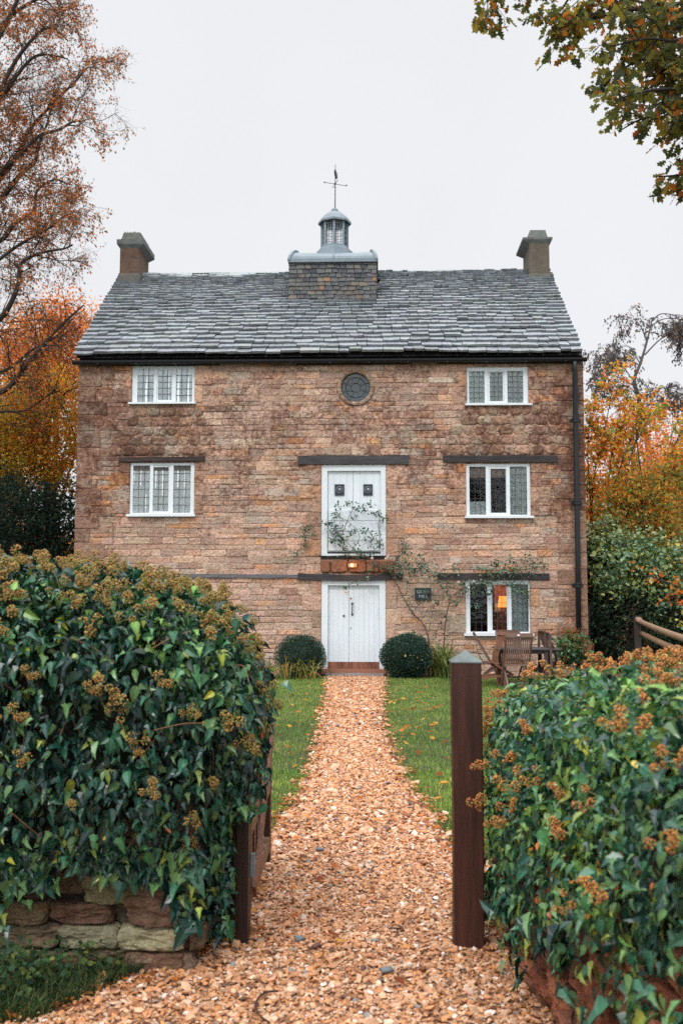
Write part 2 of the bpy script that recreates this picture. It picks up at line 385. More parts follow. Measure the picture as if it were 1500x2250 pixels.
# pebbles
def ico(sub=0):
    t = (1 + 5 ** .5) / 2
    v = np.array([(-1, t, 0), (1, t, 0), (-1, -t, 0), (1, -t, 0), (0, -1, t), (0, 1, t), (0, -1, -t), (0, 1, -t), (t, 0, -1), (t, 0, 1), (-t, 0, -1), (-t, 0, 1)], float)
    v /= np.linalg.norm(v[0])
    f = [(0, 11, 5), (0, 5, 1), (0, 1, 7), (0, 7, 10), (0, 10, 11), (1, 5, 9), (5, 11, 4), (11, 10, 2), (10, 7, 6), (7, 1, 8), (3, 9, 4), (3, 4, 2), (3, 2, 6), (3, 6, 8), (3, 8, 9), (4, 9, 5), (2, 4, 11), (6, 2, 10), (8, 6, 7), (9, 8, 1)]
    for _ in range(sub):
        v = list(map(tuple, v)); mid = {}; nf = []
        def md(a, b):
            k = (min(a, b), max(a, b))
            if k not in mid:
                p = (np.array(v[a]) + np.array(v[b])) / 2; p /= np.linalg.norm(p); mid[k] = len(v); v.append(tuple(p))
            return mid[k]
        for a, b, c in f:
            x, y, z = md(a, b), md(b, c), md(c, a); nf += [(a, x, z), (b, y, x), (c, z, y), (x, y, z)]
        f = nf; v = np.array(v)
    return np.array(v), f
ICO0 = ico(0); ICO1 = ico(1)
PEB = [(0.55, 0.30, 0.17), (0.59, 0.36, 0.22), (0.54, 0.25, 0.11), (0.42, 0.205, 0.10), (0.65, 0.46, 0.33), (0.32, 0.14, 0.07), (0.56, 0.25, 0.09), (0.24, 0.24, 0.24), (0.13, 0.07, 0.05), (0.74, 0.62, 0.54)]
PEBW = [20, 18, 17, 14, 8, 8, 6, 1.4, 3, 2.5]
def pebbles(name, y0, y1, dens, size, seed, xlim=(-3.2, 2.6)):
    gg = np.random.default_rng(seed)
    ym = np.linspace(y0, y1, 60); ll, rr = path_x(ym); ll = ll.clip(*xlim); rr = rr.clip(*xlim)
    area = float(np.sum((rr - ll)[:-1] * np.diff(ym))); n = int(area * dens)
    p = np.zeros((0, 2))
    while len(p) < n:
        q = np.stack([gg.uniform(ll.min() - .1, rr.max() + .1, n * 2), gg.uniform(y0, y1, n * 2)], 1)
        a, b = path_x(q[:, 1])
        edge = 0.05 * np.sin(q[:, 1] * 9) + gg.normal(0, 0.05, len(q))
        q = q[(q[:, 0] > np.maximum(a, xlim[0]) - edge) & (q[:, 0] < np.minimum(b, xlim[1]) + edge)]
        p = np.vstack([p, q])
    p = p[:n]
    s = size * np.exp(gg.normal(0, 0.36, n))
    sx = s * gg.uniform(0.75, 1.3, n); sy = s * gg.uniform(0.6, 1.0, n); sz = s * gg.uniform(0.28, 0.55, n)
    a = gg.uniform(0, 2 * np.pi, n); ca, sa = np.cos(a), np.sin(a)
    Mz = np.zeros((n, 3, 3)); Mz[:, 0, 0] = ca; Mz[:, 0, 1] = -sa; Mz[:, 1, 0] = sa; Mz[:, 1, 1] = ca; Mz[:, 2, 2] = 1
    S = np.zeros((n, 3, 3)); S[:, 0, 0] = sx / 2; S[:, 1, 1] = sy / 2; S[:, 2, 2] = sz / 2
    tl = frames(np.stack([gg.normal(0, .25, n), np.ones(n), gg.normal(0, .35, n)], 1), np.stack([gg.normal(0, .35, n), np.zeros(n), np.ones(n)], 1))
    Mt = Mz @ tl @ S
    T = np.stack([p[:, 0], p[:, 1], sz * 0.3 + gg.uniform(0, 0.9, n) ** 2 * size * 0.8], 1)
    C = pick(PEB, n, 0.12, gg, PEBW).clip(0.02, 0.9)
    tv = ICO0[0] * (1 + 0.24 * gg.normal(size=(12, 1)).clip(-1.5, 1.5))
    m = MB(); h = n // 2
    m.inst(tv, ICO0[1], Mt[:h], T[:h], C[:h])
    tv = ICO0[0] * (1 + 0.22 * gg.normal(size=(12, 1)).clip(-1.5, 1.5))
    m.inst(tv, ICO0[1], Mt[h:], T[h:], C[h:])
    return tag(m.obj(name, M['pebble'], smooth=False), 'orange and buff gravel pebbles covering the path', 'gravel', kind='stuff')
def merge_peb():
    pass
pebbles('gravel', 3.2, 7.0, 4600, 0.0205, 1)
pebbles('gravel', 7.0, 13.0, 2300, 0.027, 2)
pebbles('gravel', 13.0, float(PL[0, 1]), 1300, 0.036, 3)

# grass
def grass(name, pts, h, w, pal, wts, seed, label, lean=0.5):
    gg = np.random.default_rng(seed); n = len(pts)
    a = gg.uniform(0, 2 * np.pi, n)
    hh = h * np.exp(gg.normal(0, 0.3, n)); ww = w * gg.uniform(0.7, 1.3, n)
    side = np.stack([np.cos(a), np.sin(a), np.zeros(n)], 1)
    b = a + np.pi / 2 + gg.normal(0, .5, n); ln = lean * gg.uniform(0.2, 1.2, n) * hh
    dr = np.stack([np.cos(b), np.sin(b), np.zeros(n)], 1)
    base = np.hstack([pts[:, :2], pts[:, 2:3] if pts.shape[1] > 2 else np.full((n, 1), -0.01)])
    midp = base + dr * (ln * 0.3)[:, None] + np.array([0, 0, 1]) * (hh * 0.6)[:, None]
    tip = base + dr * ln[:, None] + np.array([0, 0, 1]) * hh[:, None]
    V = np.stack([base - side * ww[:, None] / 2, base + side * ww[:, None] / 2, midp + side * ww[:, None] * .4, midp - side * ww[:, None] * .4, tip], 1)
    k = np.arange(n)[:, None] * 5
    m = MB(); C = pick(pal, n, 0.2, gg, wts).clip(0.003, 0.9)
    pn = np.array([nz((p[0], p[1], 0), 1.1, 6) + .6 * nz((p[0], p[1], 0), 3.5, 7) for p in base]); C = C * (1 + .55 * pn[:, None] * np.array([1.2, .8, 1.0])).clip(.45, 1.7)
    m.v.append(V.reshape(-1, 3)); m.c.append(np.repeat(C, 5, 0)); m.f += [k + np.array([[0, 1, 2, 3]]), k + np.array([[3, 2, 4]])]; m.n = 5 * n
    return tag(m.obj(name, M['grass']), label, 'grass', kind='stuff')
GP = [(0.16, 0.28, 0.05), (0.21, 0.33, 0.065), (0.30, 0.37, 0.10), (0.085, 0.17, 0.04), (0.38, 0.32, 0.13)]
def lawn_pts(n, y0, y1, x0, x1, seed):
    gg = np.random.default_rng(seed); y = gg.uniform(y0, y1, n); x = gg.uniform(x0, x1, n)
    l, r = path_x(y); e = gg.normal(0, 0.035, n) - 0.03 + 0.05 * np.sin(y * 9)
    k = ((x < l - e * 0 + gg.normal(0, .03, n)) | (x > r + gg.normal(0, .03, n)))
    return np.stack([x[k], y[k]], 1)
pts = np.vstack([lawn_pts(90000, 5.0, 10, -2.6, 3.0, 11), lawn_pts(110000, 10, 22.3, -3.6, 4.2, 12), lawn_pts(30000, 4.5, 24, -9, 9, 13)])
pts = pts[~((pts[:, 1] < 5.3) & (pts[:, 0] > -1.0) & (pts[:, 0] < 0.55))]
grass('grass', pts, 0.030, 0.0075, GP, [5, 5, 3, 2, 1], 14, 'short green lawn grass on both sides of the gravel path')

# ------------------------------------------------------------------ the mill house
def X_(px, py=1125, Y=YW): return W(px, py, Y)[0]
def Z_(py, px=750, Y=YW): return W(px, py, Y)[2]
house = thing('mill_house', 'three storey stone mill house with grey stone slate roof and white doors', 'house', (0, YW, 0))
XL, XR = X_(171, 1000), X_(1282, 1000)
ZE = Z_(786)                                  # wall top
OPEN = []                                     # openings in the facade (x0, x1, z0, z1)
def rect(px0, px1, py0, py1):
    cx, cy = (px0 + px1) / 2, (py0 + py1) / 2
    return X_(px0, cy), X_(px1, cy), Z_(py1, cx), Z_(py0, cx)
WIN = {'ul': rect(290.5, 428, 803, 885), 'ml': rect(286, 427, 1017, 1130), 'll': rect(286, 426, 1273, 1388),
       'ur': rect(1025, 1159, 807, 888), 'mr': rect(1023, 1164, 1019, 1134), 'lr': rect(1022, 1163, 1275, 1391)}
DU = rect(705.6, 847.7, 1021, 1222); DL = rect(705.6, 847, 1273.6, 1471)
RW = W(781, 851, YW); RR = 0.43
DL = (DL[0], DL[1], 0.05, DL[3])
OPEN = list(WIN.values()) + [DU, DL, (RW[0] - .45, RW[0] + .45, RW[2] - .45, RW[2] + .45)]

def facade_backing():
    m = MB(); mort = (0.52, 0.39, 0.31)
    xs = sorted({XL, XR, *[v for o in OPEN for v in o[:2]]}); zs = sorted({0 - .3, ZE, *[v for o in OPEN for v in o[2:]]})
    for i in range(len(xs) - 1):
        for j in range(len(zs) - 1):
            cx, cz = (xs[i] + xs[i + 1]) / 2, (zs[j] + zs[j + 1]) / 2
            if any(o[0] < cx < o[1] and o[2] < cz < o[3] for o in OPEN): continue
            m.add([(xs[i], YW, zs[j]), (xs[i + 1], YW, zs[j]), (xs[i + 1], YW, zs[j + 1]), (xs[i], YW, zs[j + 1])], [(0, 1, 2, 3)], mort)
    for o in OPEN[:-1]:
        x0, x1, z0, z1 = o; y0, y1 = YW, YW + .45
        m.add([(x0, y0, z0), (x0, y0, z1), (x0, y1, z1), (x0, y1, z0)], [(0, 1, 2, 3)], mort)
        m.add([(x1, y0, z0), (x1, y1, z0), (x1, y1, z1), (x1, y0, z1)], [(0, 1, 2, 3)], mort)
        m.add([(x0, y0, z1), (x1, y0, z1), (x1, y1, z1), (x0, y1, z1)], [(0, 1, 2, 3)], mort)
        m.add([(x0, y0, z0), (x0, y1, z0), (x1, y1, z0), (x1, y0, z0)], [(0, 1, 2, 3)], mort)
    # round window surround fill
    n = 40; V = []
    for i in range(n):
        a = 2 * math.pi * i / n; c, s_ = math.cos(a), math.sin(a); k = .45 / max(abs(c), abs(s_))
        V += [(RW[0] + .34 * c, YW, RW[2] + .34 * s_), (RW[0] + k * c, YW, RW[2] + k * s_)]
    m.add(V, [(2 * i, 2 * i + 1, 2 * ((i + 1) % n) + 1, 2 * ((i + 1) % n)) for i in range(n)], mort)
    return m
SC_MID = [(0.58, 0.385, 0.285), (0.54, 0.37, 0.28), (0.60, 0.365, 0.245), (0.50, 0.36, 0.275), (0.52, 0.425, 0.345), (0.62, 0.45, 0.34), (0.44, 0.28, 0.21), (0.62, 0.33, 0.18)]
SC_W = [18, 18, 9, 14, 6, 9, 7, 2.5]
def stone_block(m, x0, x1, z0, z1, y, dep, col, gg, jit=0.012, cut=0.25, inset=0.008):
    w, h = x1 - x0, z1 - z0
    c = min(w, h) * cut
    P = [(x0 + c, z0), (x1 - c, z0), (x1, z0 + c), (x1, z1 - c), (x1 - c, z1), (x0 + c, z1), (x0, z1 - c), (x0, z0 + c)]
    P = [(a + gg.uniform(-jit, jit) * .6, b + gg.uniform(-jit, jit) * .6) for a, b in P]
    cx, cz = (x0 + x1) / 2, (z0 + z1) / 2
    V = [(a, y + .01, b) for a, b in P] + [(a, y - dep * .7, b) for a, b in P]
    V += [(a + (cx - a) * min(.4, inset / w * 4), y - dep - gg.uniform(-.003, .004), b + (cz - b) * min(.4, inset / h * 4)) for a, b in P]
    Fq = [(i, (i + 1) % 8, 8 + (i + 1) % 8, 8 + i) for i in range(8)] + [(8 + i, 8 + (i + 1) % 8, 16 + (i + 1) % 8, 16 + i) for i in range(8)] + [tuple(range(16, 24))]
    m.add(V, Fq, col)
def facade_stones(m, seed=5):
    gg = np.random.default_rng(seed)
    z = -0.05
    while z < ZE - 0.02:
        h = gg.choice([0.095, 0.115, 0.135, 0.16]) if z < 4.8 else gg.choice([0.10, 0.13, 0.15, 0.17])
        h = min(h, ZE - z)
        z0, z1 = z, z + h; z = z1
        iv = []
        for o in OPEN[:-1]:
            if o[2] - 0.015 < z1 - .01 and o[3] + 0.01 > z0 + .01: iv.append((o[0] - .005, o[1] + .005))
        dz = 0 if z0 < RW[2] < z1 else min(abs(z0 - RW[2]), abs(z1 - RW[2]))
        if dz < RR: k = math.sqrt(RR * RR - dz * dz); iv.append((RW[0] - k, RW[0] + k))
        iv.sort(); segs = []; a = XL
        for p, q in iv: segs.append((a, p)); a = q
        segs.append((a, XR))
        for a, b in segs:
            if b - a < 0.03: continue
            x = a
            while x < b - 1e-4:
                w = gg.uniform(0.20, 0.62)
                if b - (x + w) < 0.13: w = b - x
                zoff = 0.012 * math.sin(x * 1.3 + z0 * 3) * (0 if (x < XL + .1 or b - x - w < .05) else 1)
                col = pick(SC_MID, 1, 0.13, gg, SC_W)[0].clip(.04, .7)
                # quoins and jambs: bigger dressed stones near the ends
                if (x + w / 2 < XL + .75 or x + w / 2 > XR - .75): col = col * np.array([.88, .80, .74])
                mo = gg.uniform(.0025, .0075)
                stone_block(m, x + mo, x + w - mo, z0 + mo * .8 + zoff, z1 - mo * .8 + zoff, YW, gg.uniform(.008, .025), col, gg, jit=.018, cut=.17)
                x += w
def dressed(m, x0, x1, z0, z1, gg, col=None, dep=.034):
    c = (pick(SC_MID, 1, .12, gg, SC_W)[0] * np.array([.92, .88, .84])).clip(.05, .7) if col is None else np.array(col)
    stone_block(m, x0, x1, z0, z1, YW, dep, c, gg, jit=.006, cut=.05, inset=.006)
m = facade_backing(); facade_stones(m)
gg = np.random.default_rng(77)
# corner quoins
for side in (0, 1):
    z = 0.0; k = 0
    while z < ZE - .1:
        h = min(gg.uniform(.26, .40), ZE - z); w = (0.62, 0.36)[k % 2] * gg.uniform(.85, 1.15)
        if side == 0: dressed(m, XL - .012, XL + w, z + .005, z + h - .005, gg, (np.array((0.34, 0.21, 0.15)) * gg.uniform(.75, 1.15)))
        else: dressed(m, XR - w, XR + .012, z + .005, z + h - .005, gg, (np.array((0.36, 0.22, 0.15)) * gg.uniform(.75, 1.15)))
        z += h; k += 1
# jambs beside doors and windows
for key, o in list(WIN.items()) + [('du', DU), ('dl', DL)]:
    for side in (0, 1):
        z = o[2] + .0; k = side
        while z < o[3] - .08:
            h = min(gg.uniform(.26, .42), o[3] - z); w = (0.42, 0.24)[k % 2] * gg.uniform(.8, 1.2)
            if side == 0: dressed(m, o[0] - w, o[0] - .004, z + .004, z + h - .004, gg)
            else: dressed(m, o[1] + .004, o[1] + w, z + .004, z + h - .004, gg)
            z += h; k += 1
# larger rough stones below the upper windows
for x0p, x1p, ya, yb in ((292, 440, 893, 1000), (1015, 1215, 893, 1000)):
    zt, zb = Z_(ya), Z_(yb); nrow = 5; hh = (zt - zb) / nrow
    for i in range(nrow):
        x = X_(x0p - 14 * i, 950) + gg.uniform(0, .1)
        while x < X_(x1p, 950):
            w = gg.uniform(.20, .42); c = pick([(0.50, 0.40, 0.30), (0.45, 0.31, 0.22), (0.42, 0.27, 0.19), (0.36, 0.22, 0.15)], 1, .14, gg)[0]
            stone_block(m, x + .012, x + w - .012, zt - (i + 1) * hh + .013, zt - i * hh - .013, YW, gg.uniform(.036, .05), c, gg, jit=.022, cut=.27, inset=.016)
            x += w
# shell: gables, back, chimney side; ridge position from the roof geometry
YE = YW - .22                                  # eaves line of the roof
ZR0 = Z_(782, 720, YE)
YRG, YB = 26.65, 30.5
ZRG = Z_(603, 738, YRG)
def gable(x):
    m.add([(x, YW, -.3), (x, YB, -.3), (x, YB, ZE), (x, YRG, ZRG - .12), (x, YW, ZE)], [(0, 1, 2, 3, 4) if x > 0 else (4, 3, 2, 1, 0)], (0.34, 0.21, 0.15))
gable(XL); gable(XR)
gq = np.random.default_rng(31)
for sx, xx in ((-1, XL), (1, XR)):             # coursed stones on the gables too
    z = 0
    while z < ZRG - .3:
        h = gq.uniform(.13, .2); y = YW + .02
        ymax = YB if z + h < ZE else YRG + (YB - YRG) * max(0, 1 - (z + h - ZE) / (ZRG - ZE))
        ymin = YW if z + h < ZE else YRG - (YRG - YW) * max(0, 1 - (z + h - ZE) / (ZRG - ZE))
        y = ymin + .02
        while y < ymax - .2:
            w = min(gq.uniform(.2, .5), ymax - y)
            d = .02 * sx; c = pick(SC_MID, 1, .16, gq, SC_W)[0] * .85
            V = [(xx, y + .006, z + .006), (xx, y + w - .006, z + .006), (xx, y + w - .006, z + h - .006), (xx, y + .006, z + h - .006)]
            V2 = [(xx + d, a + (.008 if k in (0, 3) else -.008), b + (.008 if k < 2 else -.008)) for k, (_, a, b) in enumerate(V)]
            m.add(V + V2, [(4, 5, 6, 7), (0, 1, 5, 4), (1, 2, 6, 5), (2, 3, 7, 6), (3, 0, 4, 7)], c); y += w
        z += h
m.add([(XL, YB, -.3), (XR, YB, -.3), (XR, YB, ZE), (XL, YB, ZE)], [(3, 2, 1, 0)], (0.34, 0.21, 0.15))
wall = m.obj('wall', M['stone'], house)

# interior: partitions painted near-black, the dimness of the rooms is in their colour
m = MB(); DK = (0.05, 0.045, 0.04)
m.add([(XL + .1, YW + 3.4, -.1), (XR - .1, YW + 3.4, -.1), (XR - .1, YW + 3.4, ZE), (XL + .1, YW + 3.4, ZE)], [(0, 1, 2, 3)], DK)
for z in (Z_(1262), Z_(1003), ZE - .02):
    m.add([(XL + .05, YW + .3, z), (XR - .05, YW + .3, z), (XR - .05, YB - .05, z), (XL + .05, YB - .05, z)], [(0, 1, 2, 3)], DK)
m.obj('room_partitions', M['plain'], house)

# roof slates
def tile_field(m, O, U, Vv, Nn, width, rows, wr, thick, gg, cols, wts, sag=None, skip=None, lap=.1, jit=.012, edge=0.0):
    """O lower-left corner, U along the course, Vv up the slope, Nn outward"""
    t = 0; O, U, Vv, Nn = map(np.array, (O, U, Vv, Nn))
    for i, e in enumerate(rows):
        x = -edge + gg.uniform(-.03, .0); wmul = 1
        w0, w1 = wr[0] + (wr[2] - wr[0]) * i / len(rows), wr[1] + (wr[3] - wr[1]) * i / len(rows)
        while x < width + edge - .03:
            w = gg.uniform(w0, w1)
            if width + edge - (x + w) < w0 * .6: w = width + edge - x + gg.uniform(-.02, .03)
            if skip is None or not skip(x + w / 2, t):
                th = thick * gg.uniform(.8, 1.2); lift = gg.uniform(0, .008)
                gp = gg.uniform(.003, .010)
                x0, x1 = x + gp, x + w - gp
                base = sag(x + w / 2, t) if sag else 0
                t0 = t + gg.uniform(-jit, jit) + (.018 * nz((x, t, 0), .7, 4))
                jl, jm, jr = gg.uniform(-jit, jit, 3) * .7
                t1 = t + e + lap
                top = base + .006
                def P(a, b, c): return O + U * a + Vv * b + Nn * c
                n0 = base + thick * 1.5 + lift
                xm = x0 + (x1 - x0) * gg.uniform(.3, .7)
                V = [P(x0, t0 + jl, n0), P(xm, t0 + jm, n0), P(x1, t0 + jr, n0), P(x1, t1, top), P(x0, t1, top),
                     P(x0, t0 + jl, n0 + th), P(xm, t0 + jm, n0 + th * gg.uniform(.8, 1.1)), P(x1, t0 + jr, n0 + th), P(x1, t1, top + th), P(x0, t1, top + th)]
                m.add(V, [(4, 3, 2, 1, 0), (5, 6, 7, 8, 9), (0, 1, 6, 5), (1, 2, 7, 6), (2, 3, 8, 7), (4, 0, 5, 9), (3, 4, 9, 8)], pick(cols, 1, .13, gg, wts)[0].clip(.02, .8))
            x += w
        t += e
XRL, XRR = X_(163, 783, YE), X_(1279, 783, YE)
Lr = math.hypot(YRG - YE, ZRG - ZR0); vs = np.array([0, YRG - YE, ZRG - ZR0]) / Lr; nn_ = np.array([0, -vs[2], vs[1]])
NR = 27; ex = np.linspace(1.45, .62, NR); ex *= (Lr - .02) / ex.sum()
SL = [(0.225, 0.25, 0.27), (0.24, 0.265, 0.285), (0.215, 0.24, 0.26), (0.25, 0.275, 0.29), (0.225, 0.245, 0.25), (0.19, 0.21, 0.225)]
SLW = [10, 9, 6, 4, 3, 1.5]
sagf = lambda x, t: .045 * nz((x, t, 2), .45, 9) + .018 * nz((x, t, 5), 1.8, 3) - .05 * math.exp(-((x - 2.7) / 2) ** 2) * (t / Lr)
# cupola box footprint on the roof
def on_roof(px, py):
    d = np.array(ray(px, py)); O_ = np.array([0, 0, EYE]); P0 = np.array([0, YE, ZR0])
    k = np.dot(P0 - O_, nn_) / np.dot(d, nn_); return O_ + d * k
BF = on_roof(731, 668); YBF = BF[1]
BXL, BXR = X_(636, 620, YBF), X_(826, 620, YBF)
ZBT = Z_(572, 731, YBF)
YBB = 2 * YRG - YBF
m = MB(); gt = np.random.default_rng(12)
skipb = lambda x, t: (BXL + .03 < XRL + x < BXR - .03) and (t * vs[1] + YE > YBF + .15)
tile_field(m, (XRL, YE, ZR0), (1, 0, 0), vs, nn_, XRR - XRL, ex, (.22, .50, .15, .30), .056, gt, SL, SLW, sagf, skipb, jit=.028)
# back slope, coarser
vb = np.array([0, -vs[1], vs[2]]); nb_ = np.array([0, vs[2], vs[1]])
tile_field(m, (XRR, 2 * YRG - YE, ZR0), (-1, 0, 0), vb, nb_, XRR - XRL, ex[::1], (.4, .7, .3, .5), .02, gt, SL, SLW)
# underlay
m.add([(XRL + .02, YE + .03, ZR0 - .01), (XRR - .02, YE + .03, ZR0 - .01), (XRR - .02, YRG, ZRG - .06), (XRL + .02, YRG, ZRG - .06)], [(0, 1, 2, 3)], (.03, .03, .035))
m.add([(XRL + .02, 2 * YRG - YE, ZR0 - .01), (XRR - .02, 2 * YRG - YE, ZR0 - .01), (XRR - .02, YRG, ZRG - .06), (XRL + .02, YRG, ZRG - .06)], [(3, 2, 1, 0)], (.03, .03, .035))
roof = m.obj('roof', M['slate'], house)
# ridge tiles: each a low stone saddle
m = MB(); x = XRL + .55; flushed = False
while x < XRR - .55:
    w = min(gt.uniform(.45, .62), XRR - .5 - x)
    if x > BXL and m.n and not flushed: m.obj('ridge_tiles', M['slate'], roof); m = MB(); flushed = True
    if not (BXL - .1 < x + w / 2 < BXR + .1):
        a, d_, h_ = .0, .17, .10; zz = ZRG + .015 + .045 * nz((x, 0, 0), .45, 9) + gt.uniform(-.008, .008)
        zz -= .03 if abs(x - (X_(437, 603, YRG))) < .3 else 0
        Pf = [(-d_, -.115), (-d_ * .98, -.07), (-.05, h_ - .055), (.05, h_ - .055), (d_ * .98, -.07), (d_, -.115)]
        V = [(xx, YRG + p, zz + q) for xx in (x + .006, x + w - .006) for p, q in Pf]
        m.add(V, [(0, 6, 7, 1), (1, 7, 8, 2), (2, 8, 9, 3), (3, 9, 10, 4), (4, 10, 11, 5), (5, 4, 3, 2, 1, 0), (6, 7, 8, 9, 10, 11)], np.array((0.26, 0.30, 0.30)) * gt.uniform(.8, 1.15))
    x += w
if m.n: m.obj('ridge_tiles', M['slate'], roof)

# chimneys
def chimney(fl, fr, ytop, ycap0, ycap1, ybase0, ybase1, cfl, cfr, tfl, tfr, label, body, side):
    y0 = YRG - .55; y1 = YRG + .62
    m = MB(); xl, xr = X_(fl, 570, y0), X_(fr, 570, y0)
    zc0, zc1, zt = Z_(ycap1, 300, y0), Z_(ycap0, 300, y0), Z_(ytop, 300, y0)
    zb0, zb1 = Z_(ybase1, 300, y0), Z_(ybase0, 300, y0)
    nn = 5
    m.box(xl, xr, y0, y1, zb0 - 1.0, zc0 + .02, body)
    # roughened core faces: thin irregular stones in the render
    c = thing  # noqa
    ch = m.obj('chimney', M['chim'], house); 
    tag(ch, label)
    m = MB(); m.box(xl - .025, xr + .025, y0 - .03, y1 + .03, zb1 - .045, zb1 + .03, (0.16, 0.15, 0.13)); m.box(xl - .045, xr + .045, y0 - .05, y1 + .05, zb0 - .12, zb1 - .045, (0.13, 0.13, 0.125))
    m.obj('plinth', M['chim'], ch)
    m = MB(); cxl, cxr = X_(cfl, 530, y0 - .06), X_(cfr, 530, y0 - .06); e = .06
    m.add([(xl, y0, zc0 - .08), (xr, y0, zc0 - .08), (xr, y1, zc0 - .08), (xl, y1, zc0 - .08), (cxl, y0 - e, zc0 + .02), (cxr, y0 - e, zc0 + .02), (cxr, y1 + e, zc0 + .02), (cxl, y1 + e, zc0 + .02),
           (cxl, y0 - e, zc1), (cxr, y0 - e, zc1), (cxr, y1 + e, zc1), (cxl, y1 + e, zc1)],
          [(0, 1, 5, 4), (1, 2, 6, 5), (2, 3, 7, 6), (3, 0, 4, 7), (4, 5, 9, 8), (5, 6, 10, 9), (6, 7, 11, 10), (7, 4, 8, 11), (8, 9, 10, 11)], (0.13, 0.145, 0.145))
    m.obj('cap', M['chim'], ch)
    m = MB(); txl, txr = X_(tfl, 520, y0), X_(tfr, 520, y0)
    m.add([(txl, y0 + .02, zc1), (txr, y0 + .02, zc1), (txr, y1 - .02, zc1), (txl, y1 - .02, zc1), (txl + .05, y0 + .1, zt), (txr - .05, y0 + .1, zt), (txr - .05, y1 - .1, zt), (txl + .05, y1 - .1, zt)],
          [(0, 1, 5, 4), (1, 2, 6, 5), (2, 3, 7, 6), (3, 0, 4, 7), (4, 5, 6, 7)], (0.13, 0.14, 0.13))
    m.obj('top_course', M['chim'], ch)
    return (xl + xr) / 2, zt, y0, y1
clx, clz, cy0, cy1 = chimney(264, 305, 508, 527, 539, 603, 613, 257, 317, 266, 311, 'left chimney of orange brown render with moss growing on top', (0.125, 0.075, 0.055), 1)
chimney(1163, 1206, 512, 532, 538, 612, 621, 1148, 1213, 1161, 1203, 'right chimney of dark speckled stone with a plain capping', (0.12, 0.10, 0.075), -1)
# moss tufts on the left chimney
gm = np.random.default_rng(4)
pts = np.stack([gm.uniform(clx - .2, clx + .2, 260), gm.uniform(cy0 + .1, cy1 - .1, 260), np.full(260, clz - .01)], 1)
pts[:90, 0] = gm.uniform(clx - .22, clx - .12, 90)
mo = grass('moss', pts, 0.05, 0.02, [(0.12, 0.14, 0.05), (0.2, 0.2, 0.12)], [1, 1], 5, 'moss tufts growing on top of the left chimney'); del mo['category']; mo.parent = house; mo.matrix_parent_inverse = Matrix.Translation(-house.location)

# cupola: tile-hung box, lead barrel roof, glazed lantern, weather vane
m = MB(); TC = [(0.085, 0.09, 0.10), (0.115, 0.115, 0.115), (0.06, 0.065, 0.075), (0.15, 0.13, 0.105), (0.22, 0.13, 0.08), (0.11, 0.12, 0.11)]; TW = [8, 8, 5, 3, .35, 3]
zb = BF[2] - .08
m.box(BXL + .03, BXR - .03, YBF + .03, YBB - .03, zb - .3, ZBT, (.04, .04, .04))
hgt = ZBT - zb; rows = np.full(11, hgt / 11)
tile_field(m, (BXL, YBF + .03, zb), (1, 0, 0), (0, 0, 1), (0, -1, 0), BXR - BXL, rows, (.14, .23, .14, .23), .022, gt, TC, TW, None, None, lap=.04, jit=.012)
tile_field(m, (BXR - .03, YBF, zb - .2), (0, 1, 0), (0, 0, 1), (1, 0, 0), YBB - YBF, np.full(13, (hgt + .2) / 13), (.14, .23, .14, .23), .022, gt, TC, TW, None, None, lap=.04, jit=.012)
tile_field(m, (BXL + .03, YBB, zb - .2), (0, -1, 0), (0, 0, 1), (-1, 0, 0), YBB - YBF, np.full(13, (hgt + .2) / 13), (.14, .23, .14, .23), .022, gt, TC, TW, None, None, lap=.04, jit=.012)
cup = m.obj('cupola', M['tile'], house)
m = MB(); a_ = (YBB - YBF) / 2 + .06; ymid = YRG
def arc(rise, half, z0, n=18): return [(ymid - half * math.cos(math.pi * i / n), z0 + rise * math.sin(math.pi * i / n)) for i in range(n + 1)]
def vault(x0, x1, rise, half, z0, nx=8, skirt=.09, dip=0.0, lean=0.0):
    V = []; 
    for k in range(nx + 1):
        x = x0 + (x1 - x0) * k / nx; u = 2 * k / nx - 1
        pr = [(ymid - half, z0 - skirt)] + arc(rise * (1 - dip * (1 - u * u)), half, z0) + [(ymid + half, z0 - skirt)]
        V += [(x + lean * max(0, (q - z0) / rise) * (-u if nx > 1 else 1), p, q) for p, q in pr]
    n = 21; Fq = [(k * n + i, (k + 1) * n + i, (k + 1) * n + i + 1, k * n + i + 1) for k in range(nx) for i in range(n - 1)]
    Fq += [tuple(range(n)), tuple(range(nx * n, nx * n + n))[::-1]]
    m.add(V, Fq)
RISE = .50
vault(BXL - .03, BXR + .03, RISE, a_, ZBT + .02, dip=.10, lean=.16)
vault(BXL - .05, BXL + .02, RISE + .07, a_ + .03, ZBT + .03, 1, skirt=.04, lean=.17)
vault(BXR - .02, BXR + .05, RISE + .07, a_ + .03, ZBT + .03, 1, skirt=.04, lean=-.17)
xm = (BXL + BXR) / 2
m.tube([(xm + .02, ymid - a_ * math.cos(t), ZBT + .03 + RISE * .94 * math.sin(t)) for t in np.linspace(0, 1.5, 12)], .018, 6)
m.box(BXL - .04, BXR + .04, YBF - .07, YBF - .03, ZBT - .06, ZBT + .03)
m.obj('lead_roof', M['lead'], cup)
